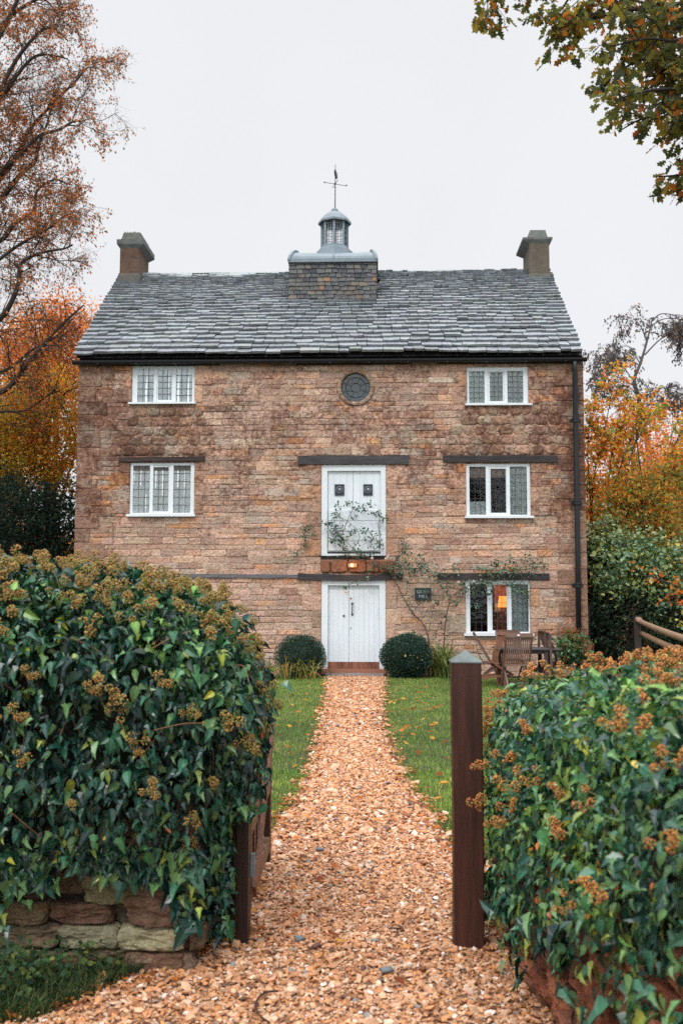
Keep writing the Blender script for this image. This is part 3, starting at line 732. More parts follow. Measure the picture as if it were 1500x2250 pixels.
# lantern
LX = X_(735, 500, YRG); zl0, zl1 = Z_(538, 735, YRG - .3), Z_(487, 735, YRG - .3)
rl = (X_(763, 510, YRG) - X_(707, 510, YRG)) / 2
m = MB(); ph = math.pi / 8 * 0
zv = ZBT + RISE * .9
m.lathe([(.62, zv - .22), (.50, zl0 - .10), (rl * 1.12, zl0 - .03), (rl * 1.10, zl0 + .02), (rl * 1.0, zl0 + .05)], (LX, YRG, 0), 8, phase=-math.pi / 2)
zbr = Z_(492, 735, YRG); rb = (X_(771, 490, YRG) - X_(698, 490, YRG)) / 2; ztp = Z_(463, 735, YRG)
lan = m.obj('lantern', M['lead'], cup); m = MB(); m.lathe([(rl * .98, zbr + .06), (rb, zbr - .02), (rb * 1.0, zbr + .035), (rb * .80, zbr + .16), (rb * .52, ztp - .10), (rb * .22, ztp - .04), (.10, ztp - .01), (.09, ztp + .03), (.02, ztp + .08)], (LX, YRG, 0), 8, phase=-math.pi / 2)
m.obj('lantern_roof', M['lead'], cup)
m = MB()
for k in range(8):
    a0 = -math.pi / 2 + k * math.pi / 4; a1 = a0 + math.pi / 4
    p0 = np.array([LX + rl * math.cos(a0), YRG + rl * math.sin(a0), 0]); p1 = np.array([LX + rl * math.cos(a1), YRG + rl * math.sin(a1), 0])
    m.bar(p0 + (0, 0, zl0), p0 + (0, 0, zbr + .04), .06, .06)
    for q in (.33, .67): pp = p0 + (p1 - p0) * q; m.bar(pp + (0, 0, zl0 + .03), pp + (0, 0, zbr + .02), .012, .012)
    for q in (.22, .44, .66, .88): m.bar(p0 + (0, 0, zl0 + (zbr - zl0) * q), p1 + (0, 0, zl0 + (zbr - zl0) * q), .012, .012)
m.obj('glazing_bars', M['lead'], cup)
m = MB(); rg = rl * .93
for k in range(8):
    a0 = -math.pi / 2 + k * math.pi / 4; a1 = a0 + math.pi / 4
    m.add([(LX + rg * math.cos(a0), YRG + rg * math.sin(a0), zl0), (LX + rg * math.cos(a1), YRG + rg * math.sin(a1), zl0), (LX + rg * math.cos(a1), YRG + rg * math.sin(a1), zbr + .03), (LX + rg * math.cos(a0), YRG + rg * math.sin(a0), zbr + .03)], [(0, 1, 2, 3)])
m.obj('pane', M['glass'], cup)
# vane
zv0, zvx, zvt = ztp + .05, Z_(404, 737, YRG), Z_(362, 737, YRG)
m = MB(); m.tube([(LX + .01, YRG, zv0 - .1), (LX + .015, YRG, zvt)], [.017, .008], 6)
m.lathe([(0, -.04), (.035, 0), (0, .04)], (LX + .01, YRG, zvx), 8); m.lathe([(0, -.03), (.03, 0), (0, .03)], (LX + .01, YRG, zvx - .1), 8)
m.tube([(LX - .26, YRG - .10, zvx), (LX + .30, YRG + .10, zvx - .02)], .008, 5); m.tube([(LX + .10, YRG - .26, zvx), (LX - .08, YRG + .26, zvx)], .008, 5)
for dx, dy in ((-.28, -.11), (.32, .11)): m.lathe([(0, -.03), (.025, 0), (0, .03)], (LX + dx, YRG + dy, zvx), 6)
zf = Z_(384, 737, YRG)
m.add([(LX - .01, YRG - .30, zf - .02), (LX + .0, YRG - .12, zf + .10), (LX + .01, YRG + .02, zf + .03), (LX + .02, YRG + .16, zf + .14), (LX + .03, YRG + .30, zf + .04), (LX + .02, YRG + .1, zf - .08), (LX, YRG - .12, zf - .08),
       (LX + .03, YRG - .30, zf - .02), (LX + .04, YRG - .12, zf + .10), (LX + .05, YRG + .02, zf + .03), (LX + .06, YRG + .16, zf + .14), (LX + .07, YRG + .30, zf + .04), (LX + .06, YRG + .1, zf - .08), (LX + .04, YRG - .12, zf - .08)],
      [(0, 1, 2, 3, 4, 5, 6), (13, 12, 11, 10, 9, 8, 7)] + [(i, 7 + i, 7 + (i + 1) % 7, (i + 1) % 7) for i in range(7)])
m.obj('weather_vane', M['iron'], cup)

# gutter, eaves beam, downpipe
m = MB(); yg = YW - .17
zg = Z_(795, 700, yg); x0, x1 = X_(160, 790, yg), X_(1288, 793, yg)
n = 8; prof = [(yg + .07 * math.cos(a), zg + .05 + .085 * math.sin(a)) for a in np.linspace(math.pi, 2 * math.pi, n)]
prof2 = [(yg + .06 * math.cos(a), zg + .05 + .075 * math.sin(a)) for a in np.linspace(2 * math.pi, math.pi, n)]
pp = prof + prof2; V = [(x, a, b) for x in (x0, x1) for a, b in pp]; k = len(pp)
m.add(V, [(i, (i + 1) % k, k + (i + 1) % k, k + i) for i in range(k)] + [tuple(range(k))[::-1], tuple(range(k, 2 * k))])
for x in np.arange(x0 + .6, x1, .9): m.box(x, x + .03, yg - .078, YW, zg - .04, zg - .02)
m.obj('gutter', M['iron'], house)
m = MB(); m.box(XL + .02, XR - .02, YW - .09, YW + .1, ZE - .03, ZE + .12, (.02, .02, .02))
for a, b in ((250, 483), (652, 900), (960, 1255)): m.box(X_(a, 797), X_(b, 797), YW - .045, YW + .1, Z_(802), ZE - .03, (.035, .03, .03))
m.obj('eaves_beam', M['beam'], house)
m = MB(); yd = YW - .11
P = [(X_(1262, 800, yg), yg, zg - .02), (X_(1262, 812, yd), yd, Z_(812, 1262, yd)), (X_(1265, 1000, yd), yd, Z_(1000, 1265, yd)), (X_(1268, 1200, yd), yd, Z_(1200, 1268, yd)), (X_(1270, 1410, yd), yd, .02)]
m.tube(P, .06, 10); 
pipe = m.obj('downpipe', M['iron'], house, smooth=True)
for py in (922, 1103, 1285):
    b = MB(); xx = X_(1262 + (py - 800) * .014, py, yd); zz = Z_(py, 1265, yd); b.lathe([(.06, -.07), (.078, -.06), (.078, .0), (.085, .01), (.085, .05), (.06, .06)], (xx, yd, zz), 12); b.box(xx - .13, xx + .13, YW - .05, YW - .02, zz - .04, zz + .02)
    b.obj('pipe_bracket', M['iron'], pipe)

# lintels and beams
def beam(name, px0, px1, py0, py1, col, dep=.06, sagz=0.0, n=9):
    x0, x1, z0, z1 = rect(px0, px1, py0, py1); m = MB(); gb = np.random.default_rng(int(px0)); V = []
    for i in range(n):
        x = x0 + (x1 - x0) * i / (n - 1); s_ = -sagz * math.sin(math.pi * i / (n - 1)); a, b, c, d = gb.uniform(-.008, .008, 4)
        V += [(x, YW - dep + a, z0 + s_ + b), (x, YW - dep + a, z1 + s_ + c), (x, YW + .1, z1 + s_ + c), (x, YW + .1, z0 + s_ + b)]
    Fq = [(4 * i + j, 4 * i + 4 + j, 4 * i + 4 + (j + 1) % 4, 4 * i + (j + 1) % 4) for i in range(n - 1) for j in range(4)] + [(0, 1, 2, 3), (4 * n - 1, 4 * n - 2, 4 * n - 3, 4 * n - 4)]
    m.add(V, [q[::-1] for q in Fq], col)
    return m.obj(name, M['beam'], house)
BK = (.040, .034, .036); BG = (.13, .13, .14)
beam('lintel', 263, 451, 1004.5, 1014.5, (.045, .03, .028)); beam('lintel', 655, 898, 1001.5, 1020, (.06, .055, .058))
beam('lintel', 972, 1223, 1001.5, 1016, BK); beam('lintel', 960, 1205, 1259.5, 1274, BK)
beam('timber_string', 395, 702, 1262, 1270, BG, .05); beam('lintel', 655, 884, 1259, 1272, (.045, .04, .045), .075, .045)
beam('threshold_beam', 705, 847, 1221, 1229, (.012, .012, .014), .05)
m = MB(); x0, x1, z0, z1 = rect(704, 864, 1230, 1258.5); gb = np.random.default_rng(3); x = x0
while x < x1 - .01:
    w = min(gb.uniform(.22, .45), x1 - x); 
    if x1 - x - w < .15: w = x1 - x
    for za, zc in ((z0, z1),):
        stone_block(m, x, x + w - .008, za + .003, zc - .003, YW, gb.uniform(.11, .15), np.array((0.19, 0.085, 0.05)) * gb.uniform(.6, 1.3), gb, jit=.02, cut=.12, inset=.012)
    x += w
tag(m.obj('stone_corbel', M['rockr'], house), 'rusty orange stone band projecting between the doors')

# windows
def leading(m, x0, x1, z0, z1, y, nx, nz_, t=.0085):
    for i in range(1, nx): x = x0 + (x1 - x0) * i / nx; m.box(x - t / 2, x + t / 2, y - .004, y + .004, z0, z1)
    for j in range(1, nz_): z = z0 + (z1 - z0) * j / nz_; m.box(x0, x1, y - .005, y + .005, z - t / 2, z + t / 2)
def curtain(x0, x1, z0, z1, y, col, parent, amp=.03, waves=5, seed=1, name='curtain', label=None):
    m = MB(); n = 40; k = 6; gc = np.random.default_rng(seed); ph = gc.uniform(0, 6, 3)
    V = []
    for j in range(k):
        z = z0 + (z1 - z0) * j / (k - 1)
        for i in range(n):
            u = i / (n - 1); V.append((x0 + (x1 - x0) * u, y + amp * math.sin(u * waves * 6.28 + ph[0] + .4 * math.sin(j)) + amp * .5 * math.sin(u * waves * 2.3 * 6.28 + ph[1]), z))
    m.add(V, [(j * n + i, j * n + i + 1, (j + 1) * n + i + 1, (j + 1) * n + i) for j in range(k - 1) for i in range(n - 1)], col)
    o = m.obj(name, M['cloth'], parent, smooth=True)
    if label: o['label'] = label
    return o
def window(key, panes, pz, cz, rowsn, sillpx, label):
    x0, x1, z0, z1 = WIN[key]; y = YW + .015; cxp = 350 if x0 < 0 else 1090
    wx = [(X_(a, 1000), X_(b, 1000)) for a, b in panes]; za, zb = Z_(pz[1], cxp), Z_(pz[0], cxp); ca, cb = Z_(cz[1], cxp), Z_(cz[0], cxp)
    m = MB(); f = .0
    # outer frame and mullions with real openings
    m.box(x0, wx[0][0], y, y + .09, z0, z1); m.box(wx[2][1], x1, y, y + .09, z0, z1)
    a1 = (wx[0][1] + wx[1][0]) / 2 + .0; 
    m.box(wx[0][1], wx[0][1] + .075, y, y + .09, za, zb); m.box(wx[2][0] - .075, wx[2][0], y, y + .09, za, zb)
    m.box(wx[0][0], wx[2][1], y + .001, y + .089, zb, z1); m.box(wx[0][0], wx[2][1], y + .001, y + .089, z0, za)
    win = m.obj('window', M['white'], house); tag(win, label)
    m = MB(); ya = y + .012
    sx0, sx1 = wx[0][1] + .078, wx[2][0] - .078
    m.box(sx0, wx[1][0], ya, ya + .06, za + .003, zb - .003); m.box(wx[1][1], sx1, ya, ya + .06, za + .003, zb - .003)
    m.box(wx[1][0], wx[1][1], ya + .001, ya + .059, cb, zb - .003); m.box(wx[1][0], wx[1][1], ya + .001, ya + .059, za + .003, ca)
    m.obj('casement', M['white'], win)
    a, b, c, d = sillpx
    m = MB(); m.box(X_(a, c), X_(b, c), YW - .11, YW + .05, Z_(d, cxp), z0 - .001)
    m.obj('sill', M['white'], win)
    zz = [(za, zb), (ca, cb), (za, zb)]
    for i in range(3):
        p = MB(); q0, q1 = zz[i]
        p.add([(wx[i][0], y + .035, q0), (wx[i][1], y + .035, q0), (wx[i][1], y + .035, q1), (wx[i][0], y + .035, q1)], [(0, 1, 2, 3)])
        p.obj('pane', M['glass'], win)
        p = MB(); leading(p, wx[i][0], wx[i][1], q0, q1, y + .026, 3, rowsn)
        p.obj('leading', M['came'], win)
    return win, wx, za, zb
wn, wx, za, zb = window('ul', [(299, 335), (344.5, 374.5), (384, 420)], (810, 883), (812.5, 878.5), 5, (284, 431.5, 886, 889), 'top floor left white casement window with pale blinds')
curtain(wx[0][0] - .1, wx[2][1] + .1, za - .1, zb + .1, YW + .060, (.86, .94, .98), wn, .012, 6, 1, 'blind')
wn, wx, za, zb = window('ml', [(293.5, 330.5), (338, 371.5), (382, 420)], (1022.5, 1127), (1026, 1123.5), 6, (280, 430, 1131, 1135.5), 'middle floor left white casement window with net curtains')
curtain(wx[0][0] - .1, wx[2][1] + .1, za - .1, zb - .12, YW + .066, (.88, .94, .95), wn, .02, 9, 2, 'net_curtain')
curtain(wx[0][0] - .1, wx[2][1] + .1, zb - .14, zb + .1, YW + .16, (.3, .26, .22), wn, .02, 4, 3, 'pelmet')
wn, wx, za, zb = window('ll', [(293.5, 330.5), (338, 371.5), (382, 420)], (1280, 1382), (1284, 1378), 5, (280, 430, 1388, 1393), 'ground floor left white window mostly hidden behind the ivy hedge')
curtain(wx[0][0] - .1, wx[1][0] + .1, za - .1, zb + .1, YW + .11, (.7, .55, .55), wn, .02, 6, 4)
wn, wx, za, zb = window('ur', [(1031, 1065.5), (1077, 1106), (1116, 1151)], (815, 885), (817, 881), 6, (1021, 1167, 888.5, 892), 'top floor right white casement window with parted pale curtains')
curtain(wx[0][0] - .1, wx[1][0] + .05, za - .1, zb + .1, YW + .09, (.66, .76, .74), wn, .03, 5, 5)
curtain(wx[1][0] - .02, wx[2][1] + .1, za - .1, zb + .1, YW + .10, (.58, .67, .66), wn, .035, 6, 6)
wn, wx, za, zb = window('mr', [(1030, 1066), (1076.5, 1110), (1118.5, 1156)], (1025, 1131), (1029.5, 1126.5), 6, (1020, 1171, 1134.5, 1139), 'middle floor right white casement window with dark gap between curtains')
curtain(wx[2][0] - .03, wx[2][1] + .1, za - .1, zb + .1, YW + .13, (.62, .70, .68), wn, .03, 4, 7)
curtain(wx[0][0] - .1, wx[1][0] + .0, za - .1, za + .32, YW + .13, (.72, .8, .8), wn, .025, 4, 8, 'net_curtain')
curtain(wx[0][0] - .1, wx[2][0] + .0, zb - .24, zb + .1, YW + .15, (.45, .36, .31), wn, .03, 6, 9, 'pelmet')
wn, wx, za, zb = window('lr', [(1029, 1066.5), (1077, 1109), (1118.5, 1155.5)], (1283.5, 1388), (1285, 1385), 5, (1018, 1171, 1391.5, 1397), 'ground floor right white window with an orange lamp glowing inside')
curtain(wx[2][0] + .0, wx[2][1] + .1, za - .1, zb + .1, YW + .13, (.52, .6, .6), wn, .03, 4, 10)
# lamp-lit room behind the lower right window
lamp_p = np.array([W(1104, 1322, YW + .75)[0], YW + .75, Z_(1322, 1104, YW + .75)])
t = thing('table_lamp', 'glowing orange table lamp inside the ground floor right window', 'lamp', (lamp_p[0], lamp_p[1], lamp_p[2] - .55))
m = MB(); m.lathe([(.13, -.13), (.085, .13)], lamp_p, 20); m.obj('lamp_shade', mat_emit('lit_lamp_shade', (1.0, 0.30, 0.05), 1.6), t, smooth=True)
m = MB(); m.lathe([(.09, -.55), (.09, -.52), (.03, -.48), (.05, -.35), (.02, -.14)], lamp_p, 14, (.2, .12, .08)); m.obj('lamp_base', M['plain'], t, smooth=True)
pl = bpy.data.lights.new('lamp_light', 'POINT'); pl.energy = 5; pl.color = (1, .42, .14); pl.shadow_soft_size = .12
po = bpy.data.objects.new('lamp_light', pl); SC.collection.objects.link(po); po.location = Vector(lamp_p) + Vector((-.12, .05, .3))
m = MB(); x0, x1 = W(1060, 1300, YW + 1.3)[0], W(1115, 1300, YW + 1.3)[0]
m.box(x0 + .16, x1 + .1, YW + 1.35, YW + 1.4, .3, 2.3, (.60, .22, .08)); m.box(x0 + .10, x0 + .15, YW + .2, YW + 1.4, .3, 2.3, (.03, .02, .02)); m.obj('glow_panel_and_baffle', M['plain'], house)  # orange panel has lamp glow in its colour; dark baffle shields the left pane
m = MB(); a = W(1078, 1343, YW + 1.1); b = W(1099, 1324, YW + 1.1); m.box(a[0], b[0], YW + 1.1, YW + 1.13, a[2], b[2], (.75, .74, .66))
m.box(a[0] - .03, b[0] + .03, YW + 1.085, YW + 1.1, a[2] - .03, a[2], (.2, .1, .05)); m.box(a[0] - .03, b[0] + .03, YW + 1.085, YW + 1.1, b[2], b[2] + .03, (.2, .1, .05))
pc = m.obj('picture_frame', M['plain']); tag(pc, 'pale framed panel seen through the middle pane beside the lit lamp', 'picture')
m = MB(); m.box(x0 - .3, x1 + .25, YW + .5, YW + 1.1, .62, .66, (.12, .07, .05)); m.obj('window_shelf', M['plain'], house)

# round window
m = MB(); n = 48
for k in range(14):
    a0, a1 = 2 * math.pi * k / 14 + .012, 2 * math.pi * (k + 1) / 14 - .012; V = []; s_ = 5
    for i in range(s_ + 1):
        a = a0 + (a1 - a0) * i / s_; c_, d_ = math.cos(a), math.sin(a)
        for r_, yy in ((.345, YW + .06), (.345, YW - .018), (.375, YW - .038), (.425, YW - .038), (.435, YW + .01)): V.append((RW[0] + r_ * c_, yy, RW[2] + r_ * d_))
    Fq = [(5 * i + j, 5 * i + j + 1, 5 * i + 6 + j, 5 * i + 5 + j) for i in range(s_) for j in range(4)] + [(0, 4, 3, 2, 1), tuple(5 * s_ + q for q in range(5))]
    m.add(V, Fq, pick([(0.42, 0.26, 0.16), (0.36, 0.24, 0.17), (0.40, 0.30, 0.22)], 1, .12, gg)[0])
rwo = m.obj('round_window', M['stone'], house); tag(rwo, 'round leaded window in an orange stone ring under the eaves')
m = MB(); ang = np.linspace(0, 2 * math.pi, 40, endpoint=False)
m.add([(RW[0] + .345 * math.cos(a), YW + .04, RW[2] + .345 * math.sin(a)) for a in ang], [tuple(range(40))]); m.obj('pane', M['glassd'], rwo)
m = MB(); y = YW + .03
def ring(r_, tt): m.tube([(RW[0] + r_ * math.cos(a), y, RW[2] + r_ * math.sin(a)) for a in np.linspace(0, 2 * math.pi, 33)], tt, 4, cap=False)
ring(.335, .020); ring(.235, .011); ring(.11, .011)
for k in range(8):
    a = k * math.pi / 4 + .39
    m.bar((RW[0] + .11 * math.cos(a), y, RW[2] + .11 * math.sin(a)), (RW[0] + .33 * math.cos(a), y, RW[2] + .33 * math.sin(a)), .020, .012)
for k in (-.22, -.09, .09, .22):
    hx = math.sqrt(.33 ** 2 - k * k); m.bar((RW[0] - hx, y + .012, RW[2] + k), (RW[0] + hx, y + .012, RW[2] + k), .010, .009)
m.obj('leading', M['came'], rwo)
m = MB(); m.box(RW[0] - .5, RW[0] + .5, YW + .5, YW + .52, RW[2] - .5, RW[2] + .5, (.22, .42, .48)); m.obj('teal_backing', M['plain'], rwo)  # teal panel: reflections in the glass put into the colour behind it

# doors
def planks(m, x0, x1, z0, z1, y, n, gg, th=.03):
    w = (x1 - x0) / n
    for i in range(n):
        a, b = x0 + i * w + .0006, x0 + (i + 1) * w - .0006; dy = gg.uniform(-.001, .001); c = .0022
        V = [(a, y + th, z0), (b, y + th, z0), (b, y + th, z1), (a, y + th, z1), (a, y + c + dy, z0), (a + c, y + dy, z0), (b - c, y + dy, z0), (b, y + c + dy, z0), (a, y + c + dy, z1), (a + c, y + dy, z1), (b - c, y + dy, z1), (b, y + c + dy, z1)]
        m.add(V, [(4, 5, 9, 8), (5, 6, 10, 9), (6, 7, 11, 10), (0, 4, 8, 3), (7, 1, 2, 11), (4, 0, 1, 7, 6, 5), (8, 9, 10, 11, 2, 3), (1, 0, 3, 2)])
gd = np.random.default_rng(8)
# upper loading door
x0, x1, z0, z1 = DU; y = YW + .0
ix0, ix1 = X_(719, 1100), X_(836, 1100); iz1, iz0 = Z_(1034.5), Z_(1212)
m = MB(); m.box(x0 + .004, ix0, y, y + .14, z0, z1 - .004); m.box(ix1, x1 - .004, y, y + .14, z0, z1 - .004); m.box(ix0, ix1, y + .001, y + .139, iz1, z1 - .004)
m.box(ix0 - .02, ix1 + .02, y - .03, y + .1, z0 + .002, iz0 - .05)
du = m.obj('door_frame', M['white'], house); tag(du, 'upper white loading door frame above the lit wall lamp')
m = MB(); xs_ = X_(775.5, 1100); planks(m, ix0 + .003, xs_ - .003, iz0, iz1 - .003, y + .06, 4, gd); planks(m, xs_ + .003, ix1 - .003, iz0, iz1 - .003, y + .06, 4, gd)
m.box(ix0, ix1, y + .10, y + .12, iz0 - .05, iz1)
ud = m.obj('loading_door', M['doorw'], du)
m = MB(); zz = [Z_(q) for q in (1120.5, 1143.5, 1167, 1188.5, 1210)]
for i in range(4): m.box(X_(721.5, 1150), X_(832, 1150), y + .028, y + .056, zz[i + 1] + .006, zz[i] - .004)
tag(m.obj('lower_boards', M['doorw'], du), 'horizontal boards across the lower half of the upper door')
for (a, b) in ((735, 756), (798, 818)):
    m = MB(); xa, xb, za_, zb_ = rect(a, b, 1063.6, 1088); m.box(xa, xb, y + .035, y + .056, za_, zb_, (.035, .042, .055))
    cx, cz = (xa + xb) / 2, (za_ + zb_) / 2
    for (r0, r1, d0, d1) in ((.085, .062, .035, .018), (.05, .03, .035, .012)):
        k = 20; V = []
        for i in range(k):
            a_2 = 2 * math.pi * i / k; c_, s_ = math.cos(a_2), math.sin(a_2)
            for rr, yy in ((r0, y + d0), ((r0 + r1) / 2, y + d1), (r1, y + d0)): V.append((cx + rr * c_, yy, cz + rr * s_))
        m.add(V, [(3 * i + j, 3 * i + j + 1, 3 * ((i + 1) % k) + j + 1, 3 * ((i + 1) % k) + j) for i in range(k) for j in range(2)], (.20, .23, .26))
    V, Ff = ICO1; m.add(V * .026 + np.array([cx + .006, y + .022, cz + .006]), Ff, (.5, .52, .54))
    m.obj('door_vent', M['plain'], du, smooth=False)
m = MB(); m.box(ix0 + .01, ix1 - .01, y + .02, y + .058, iz0 - .03, iz0 - .008, (0.01, 0.01, 0.012)); m.obj('gap_shade_strip', M['iron'], du)  # black strip standing in for the shade in the gap under the boards
# lower entrance door
x0, x1, z0, z1 = DL
ix0, ix1 = X_(720, 1370), X_(833, 1370); iz1 = Z_(1286); iz0 = Z_(1470) + .01; zk = Z_(1454.5)
m = MB(); m.box(x0 + .004, ix0, y - .01, y + .14, z0 + .12, z1 - .004); m.box(ix1, x1 - .004, y - .01, y + .14, z0 + .12, z1 - .004); m.box(ix0, ix1, y - .009, y + .139, iz1, z1 - .004)
m.box(x0 + .03, ix0 - .002, y - .005, y + .13, z0 + .04, z0 + .12); m.box(ix1 + .002, x1 - .05, y - .005, y + .13, z0 + .04, z0 + .12)
dl = m.obj('door_frame', M['white'], house); tag(dl, 'ground floor white entrance door frame with flaking paint at its feet')
xs_ = X_(766, 1370)
m = MB(); planks(m, ix0 + .003, xs_ - .003, zk, iz1 - .003, y + .07, 4, gd); m.box(ix0, xs_, y + .105, y + .12, iz0, iz1)
tag(m.obj('door_leaf', M['doorw'], dl), 'narrow left leaf of the white entrance door')
m = MB(); planks(m, xs_ + .003, ix1 - .003, zk, iz1 - .003, y + .066, 6, gd); m.box(xs_, ix1, y + .105, y + .12, iz0, iz1)
tag(m.obj('door_leaf', M['doorw'], dl), 'wide right leaf of the white entrance door with black pull handle')
for a, b in ((ix0 + .004, xs_ - .003), (xs_ + .003, ix1 - .004)):
    m = MB(); m.box(a, b, y + .055, y + .10, iz0, zk - .004, (.22, .085, .05)); m.obj('kick_plate', M['post'], dl)
m = MB(); hx = X_(773.5, 1340); h1, h0 = Z_(1326), Z_(1350)
m.tube([(hx, y + .06, h1), (hx, y + .02, h1 - .01), (hx, y - .0, h1 - .06), (hx, y - .0, h0 + .06), (hx, y + .02, h0 + .01), (hx, y + .06, h0)], .011, 8)
for q in (h1, h0): V, Ff = ICO1; m.add(V * np.array([.026, .012, .026]) + np.array([hx, y + .058, q]), Ff)
m.obj('pull_handle', M['iron'], dl, smooth=True)
for a, b, r_, c_ in ((770.4, 1314.4, .022, (.35, .18, .09)), (755, 1353, .025, (.10, .07, .07)), (770.5, 1380, .013, (.03, .03, .03))):
    m = MB(); V, Ff = ICO1; m.add(V * np.array([r_, .02, r_]) + np.array([X_(a, b), y + .06, Z_(b)]), Ff, c_); m.obj('door_knob', M['plain'], dl, smooth=True)
m = MB(); m.box(X_(706, 1473), X_(847, 1473), YW - .10, YW + .1, .02, Z_(1470) + .005, (.30, .13, .08)); m.obj('brick_threshold', M['plain'], house)
m = MB(); xa, xb = G(713, 1487)[0], G(843, 1487)[0]; k = (xb - xa) / 3; gs = np.random.default_rng(3)
for i in range(3): m.box(xa + i * k + .005, xa + (i + 1) * k - .005, YW - .62, YW - .105, -.01, .045 + gs.uniform(0, .006), np.array((.20, .20, .20)) * gs.uniform(.7, 1.3))
tag(m.obj('doorstep', M['slab']), 'wet grey flagstone step below the ground floor door', 'doorstep')

# wall lamp, sign
lp = W(774, 1242, YW - .2)
t = thing('wall_lamp', 'lit amber bulkhead lamp above the entrance door', 'lamp', (lp[0], YW - .14, lp[2]))
m = MB(); m.box(lp[0] - .105, lp[0] + .105, YW - .165, YW - .135, lp[2] - .055, lp[2] + .055, (.25, .12, .06)); m.obj('back_plate', M['plain'], t)
m = MB(); m.add(ICO1[0] * np.array([.10, .06, .05]) + np.array([lp[0], YW - .18, lp[2]]), ICO1[1]); m.obj('lens', mat_emit('amber_lens', (1.0, .36, .10), 1.3), t, smooth=True)
m = MB(); m.add(ICO1[0] * .032 + np.array([lp[0] - .01, YW - .225, lp[2]]), ICO1[1]); m.obj('bulb', mat_emit('lit_bulb', (1.0, .80, .45), 9.0), t, smooth=True)
pl = bpy.data.lights.new('wall_lamp_light', 'POINT'); pl.energy = 3.0; pl.color = (1, .5, .2); pl.shadow_soft_size = .05
po = bpy.data.objects.new('wall_lamp_light', pl); SC.collection.objects.link(po); po.location = (lp[0], YW - .33, lp[2])
x0, x1, z0, z1 = rect(910.5, 946, 1292, 1318)
t = thing('name_sign', 'small dark slate sign lettered GRIST MILL right of the door', 'sign', ((x0 + x1) / 2, YW - .06, z0))
m = MB(); m.box(x0, x1, YW - .075, YW - .03, z0, z1, (.022, .035, .038)); m.obj('board', M['plain'], t)
def text(txt, cx, cz, size, y, parent, mat, name='lettering'):
    cu = bpy.data.curves.new('txt', 'FONT'); cu.body = txt; cu.size = size; cu.align_x = 'CENTER'; cu.align_y = 'CENTER'; cu.extrude = .002
    to = bpy.data.objects.new('txt', cu); SC.collection.objects.link(to)
    dg = bpy.context.evaluated_depsgraph_get(); me = bpy.data.meshes.new_from_object(to.evaluated_get(dg))
    bpy.data.objects.remove(to)
    mt = Matrix.Translation((cx, y, cz)) @ Matrix.Rotation(math.pi / 2, 4, 'X'); me.transform(mt); me.materials.clear(); me.materials.append(mat)
    o = link(name, me, parent); return o
ml = mat_surface('pale_lettering', base=(.34, .38, .37), attr=False, bump=0)
text('GRIST', (x0 + x1) / 2, z0 + (z1 - z0) * .67, .105, YW - .079, t, ml); text('MILL', (x0 + x1) / 2 + .01, z0 + (z1 - z0) * .28, .105, YW - .079, t, ml)

# ------------------------------------------------------------------ plants: templates and generators
def T_(v): return np.array(v, float)
DIA = (T_([(0, 0, 0), (.34, .42, .07), (0, 1, 0), (-.34, .42, .07)]), [(0, 1, 2), (0, 2, 3)])
OVAL = (T_([(0, 0, 0), (.27, .25, .06), (.30, .58, .08), (0, 1, -.04), (-.30, .58, .08), (-.27, .25, .06), (0, .45, 0)]), [(0, 1, 6), (1, 2, 6), (2, 3, 6), (3, 4, 6), (4, 5, 6), (5, 0, 6)])
def half(pts, mid, faces):
    """mirror the right half: mid points first, then right points, then left points"""
    nm, nr = len(mid), len(pts)
    V = list(mid) + list(pts) + [(-x, y, z) for x, y, z in pts]
    Fr = [tuple(f) for f in faces]
    Fl = [tuple((i if i < nm else i + nr) for i in f)[::-1] for f in faces]
    return T_(V), Fr + Fl
IVY = half([(.14, -.08, .05), (.38, .10, .16), (.20, .34, .12), (.15, .62, .07)], [(0, 0, 0), (0, .35, .0), (0, .68, -.04), (0, 1, -.16)], [(0, 4, 5, 1), (1, 5, 6), (1, 6, 2), (2, 6, 7), (2, 7, 3)])
IVYC = np.array([[1.5] * 3, [1.4] * 3, [1.35] * 3, [1.1] * 3] + [[.85] * 3] * 8)
IVY2 = half([(.19, .06, .09), (.28, .30, .15), (.17, .66, .08)], [(0, 0, 0), (0, .35, .0), (0, .7, -.05), (0, 1, -.2)], [(0, 4, 5, 1), (1, 5, 6, 2), (2, 6, 3)])
IVY2C = np.array([[1.5] * 3, [1.4] * 3, [1.35] * 3, [1.1] * 3] + [[.85] * 3] * 6)
OAK = half([(.05, 0, 0), (.20, .16, .03), (.10, .26, .0), (.33, .44, .06), (.15, .52, .0), (.32, .72, .05), (.12, .82, 0)], [(0, 0, 0), (0, .3, 0), (0, .6, 0), (0, 1, 0)],
           [(0, 4, 5, 6, 1), (1, 6, 7, 8, 2), (2, 8, 9, 10, 3)])
def add_leaves(m, tmpl, P, tip, nor, size, col, CT=None):
    Mx = frames(tip, nor) * size[:, None, None]
    m.inst(tmpl[0], tmpl[1], Mx, P, col, CT)
def unit(v): return v / (np.linalg.norm(v, axis=-1, keepdims=True) + 1e-9)

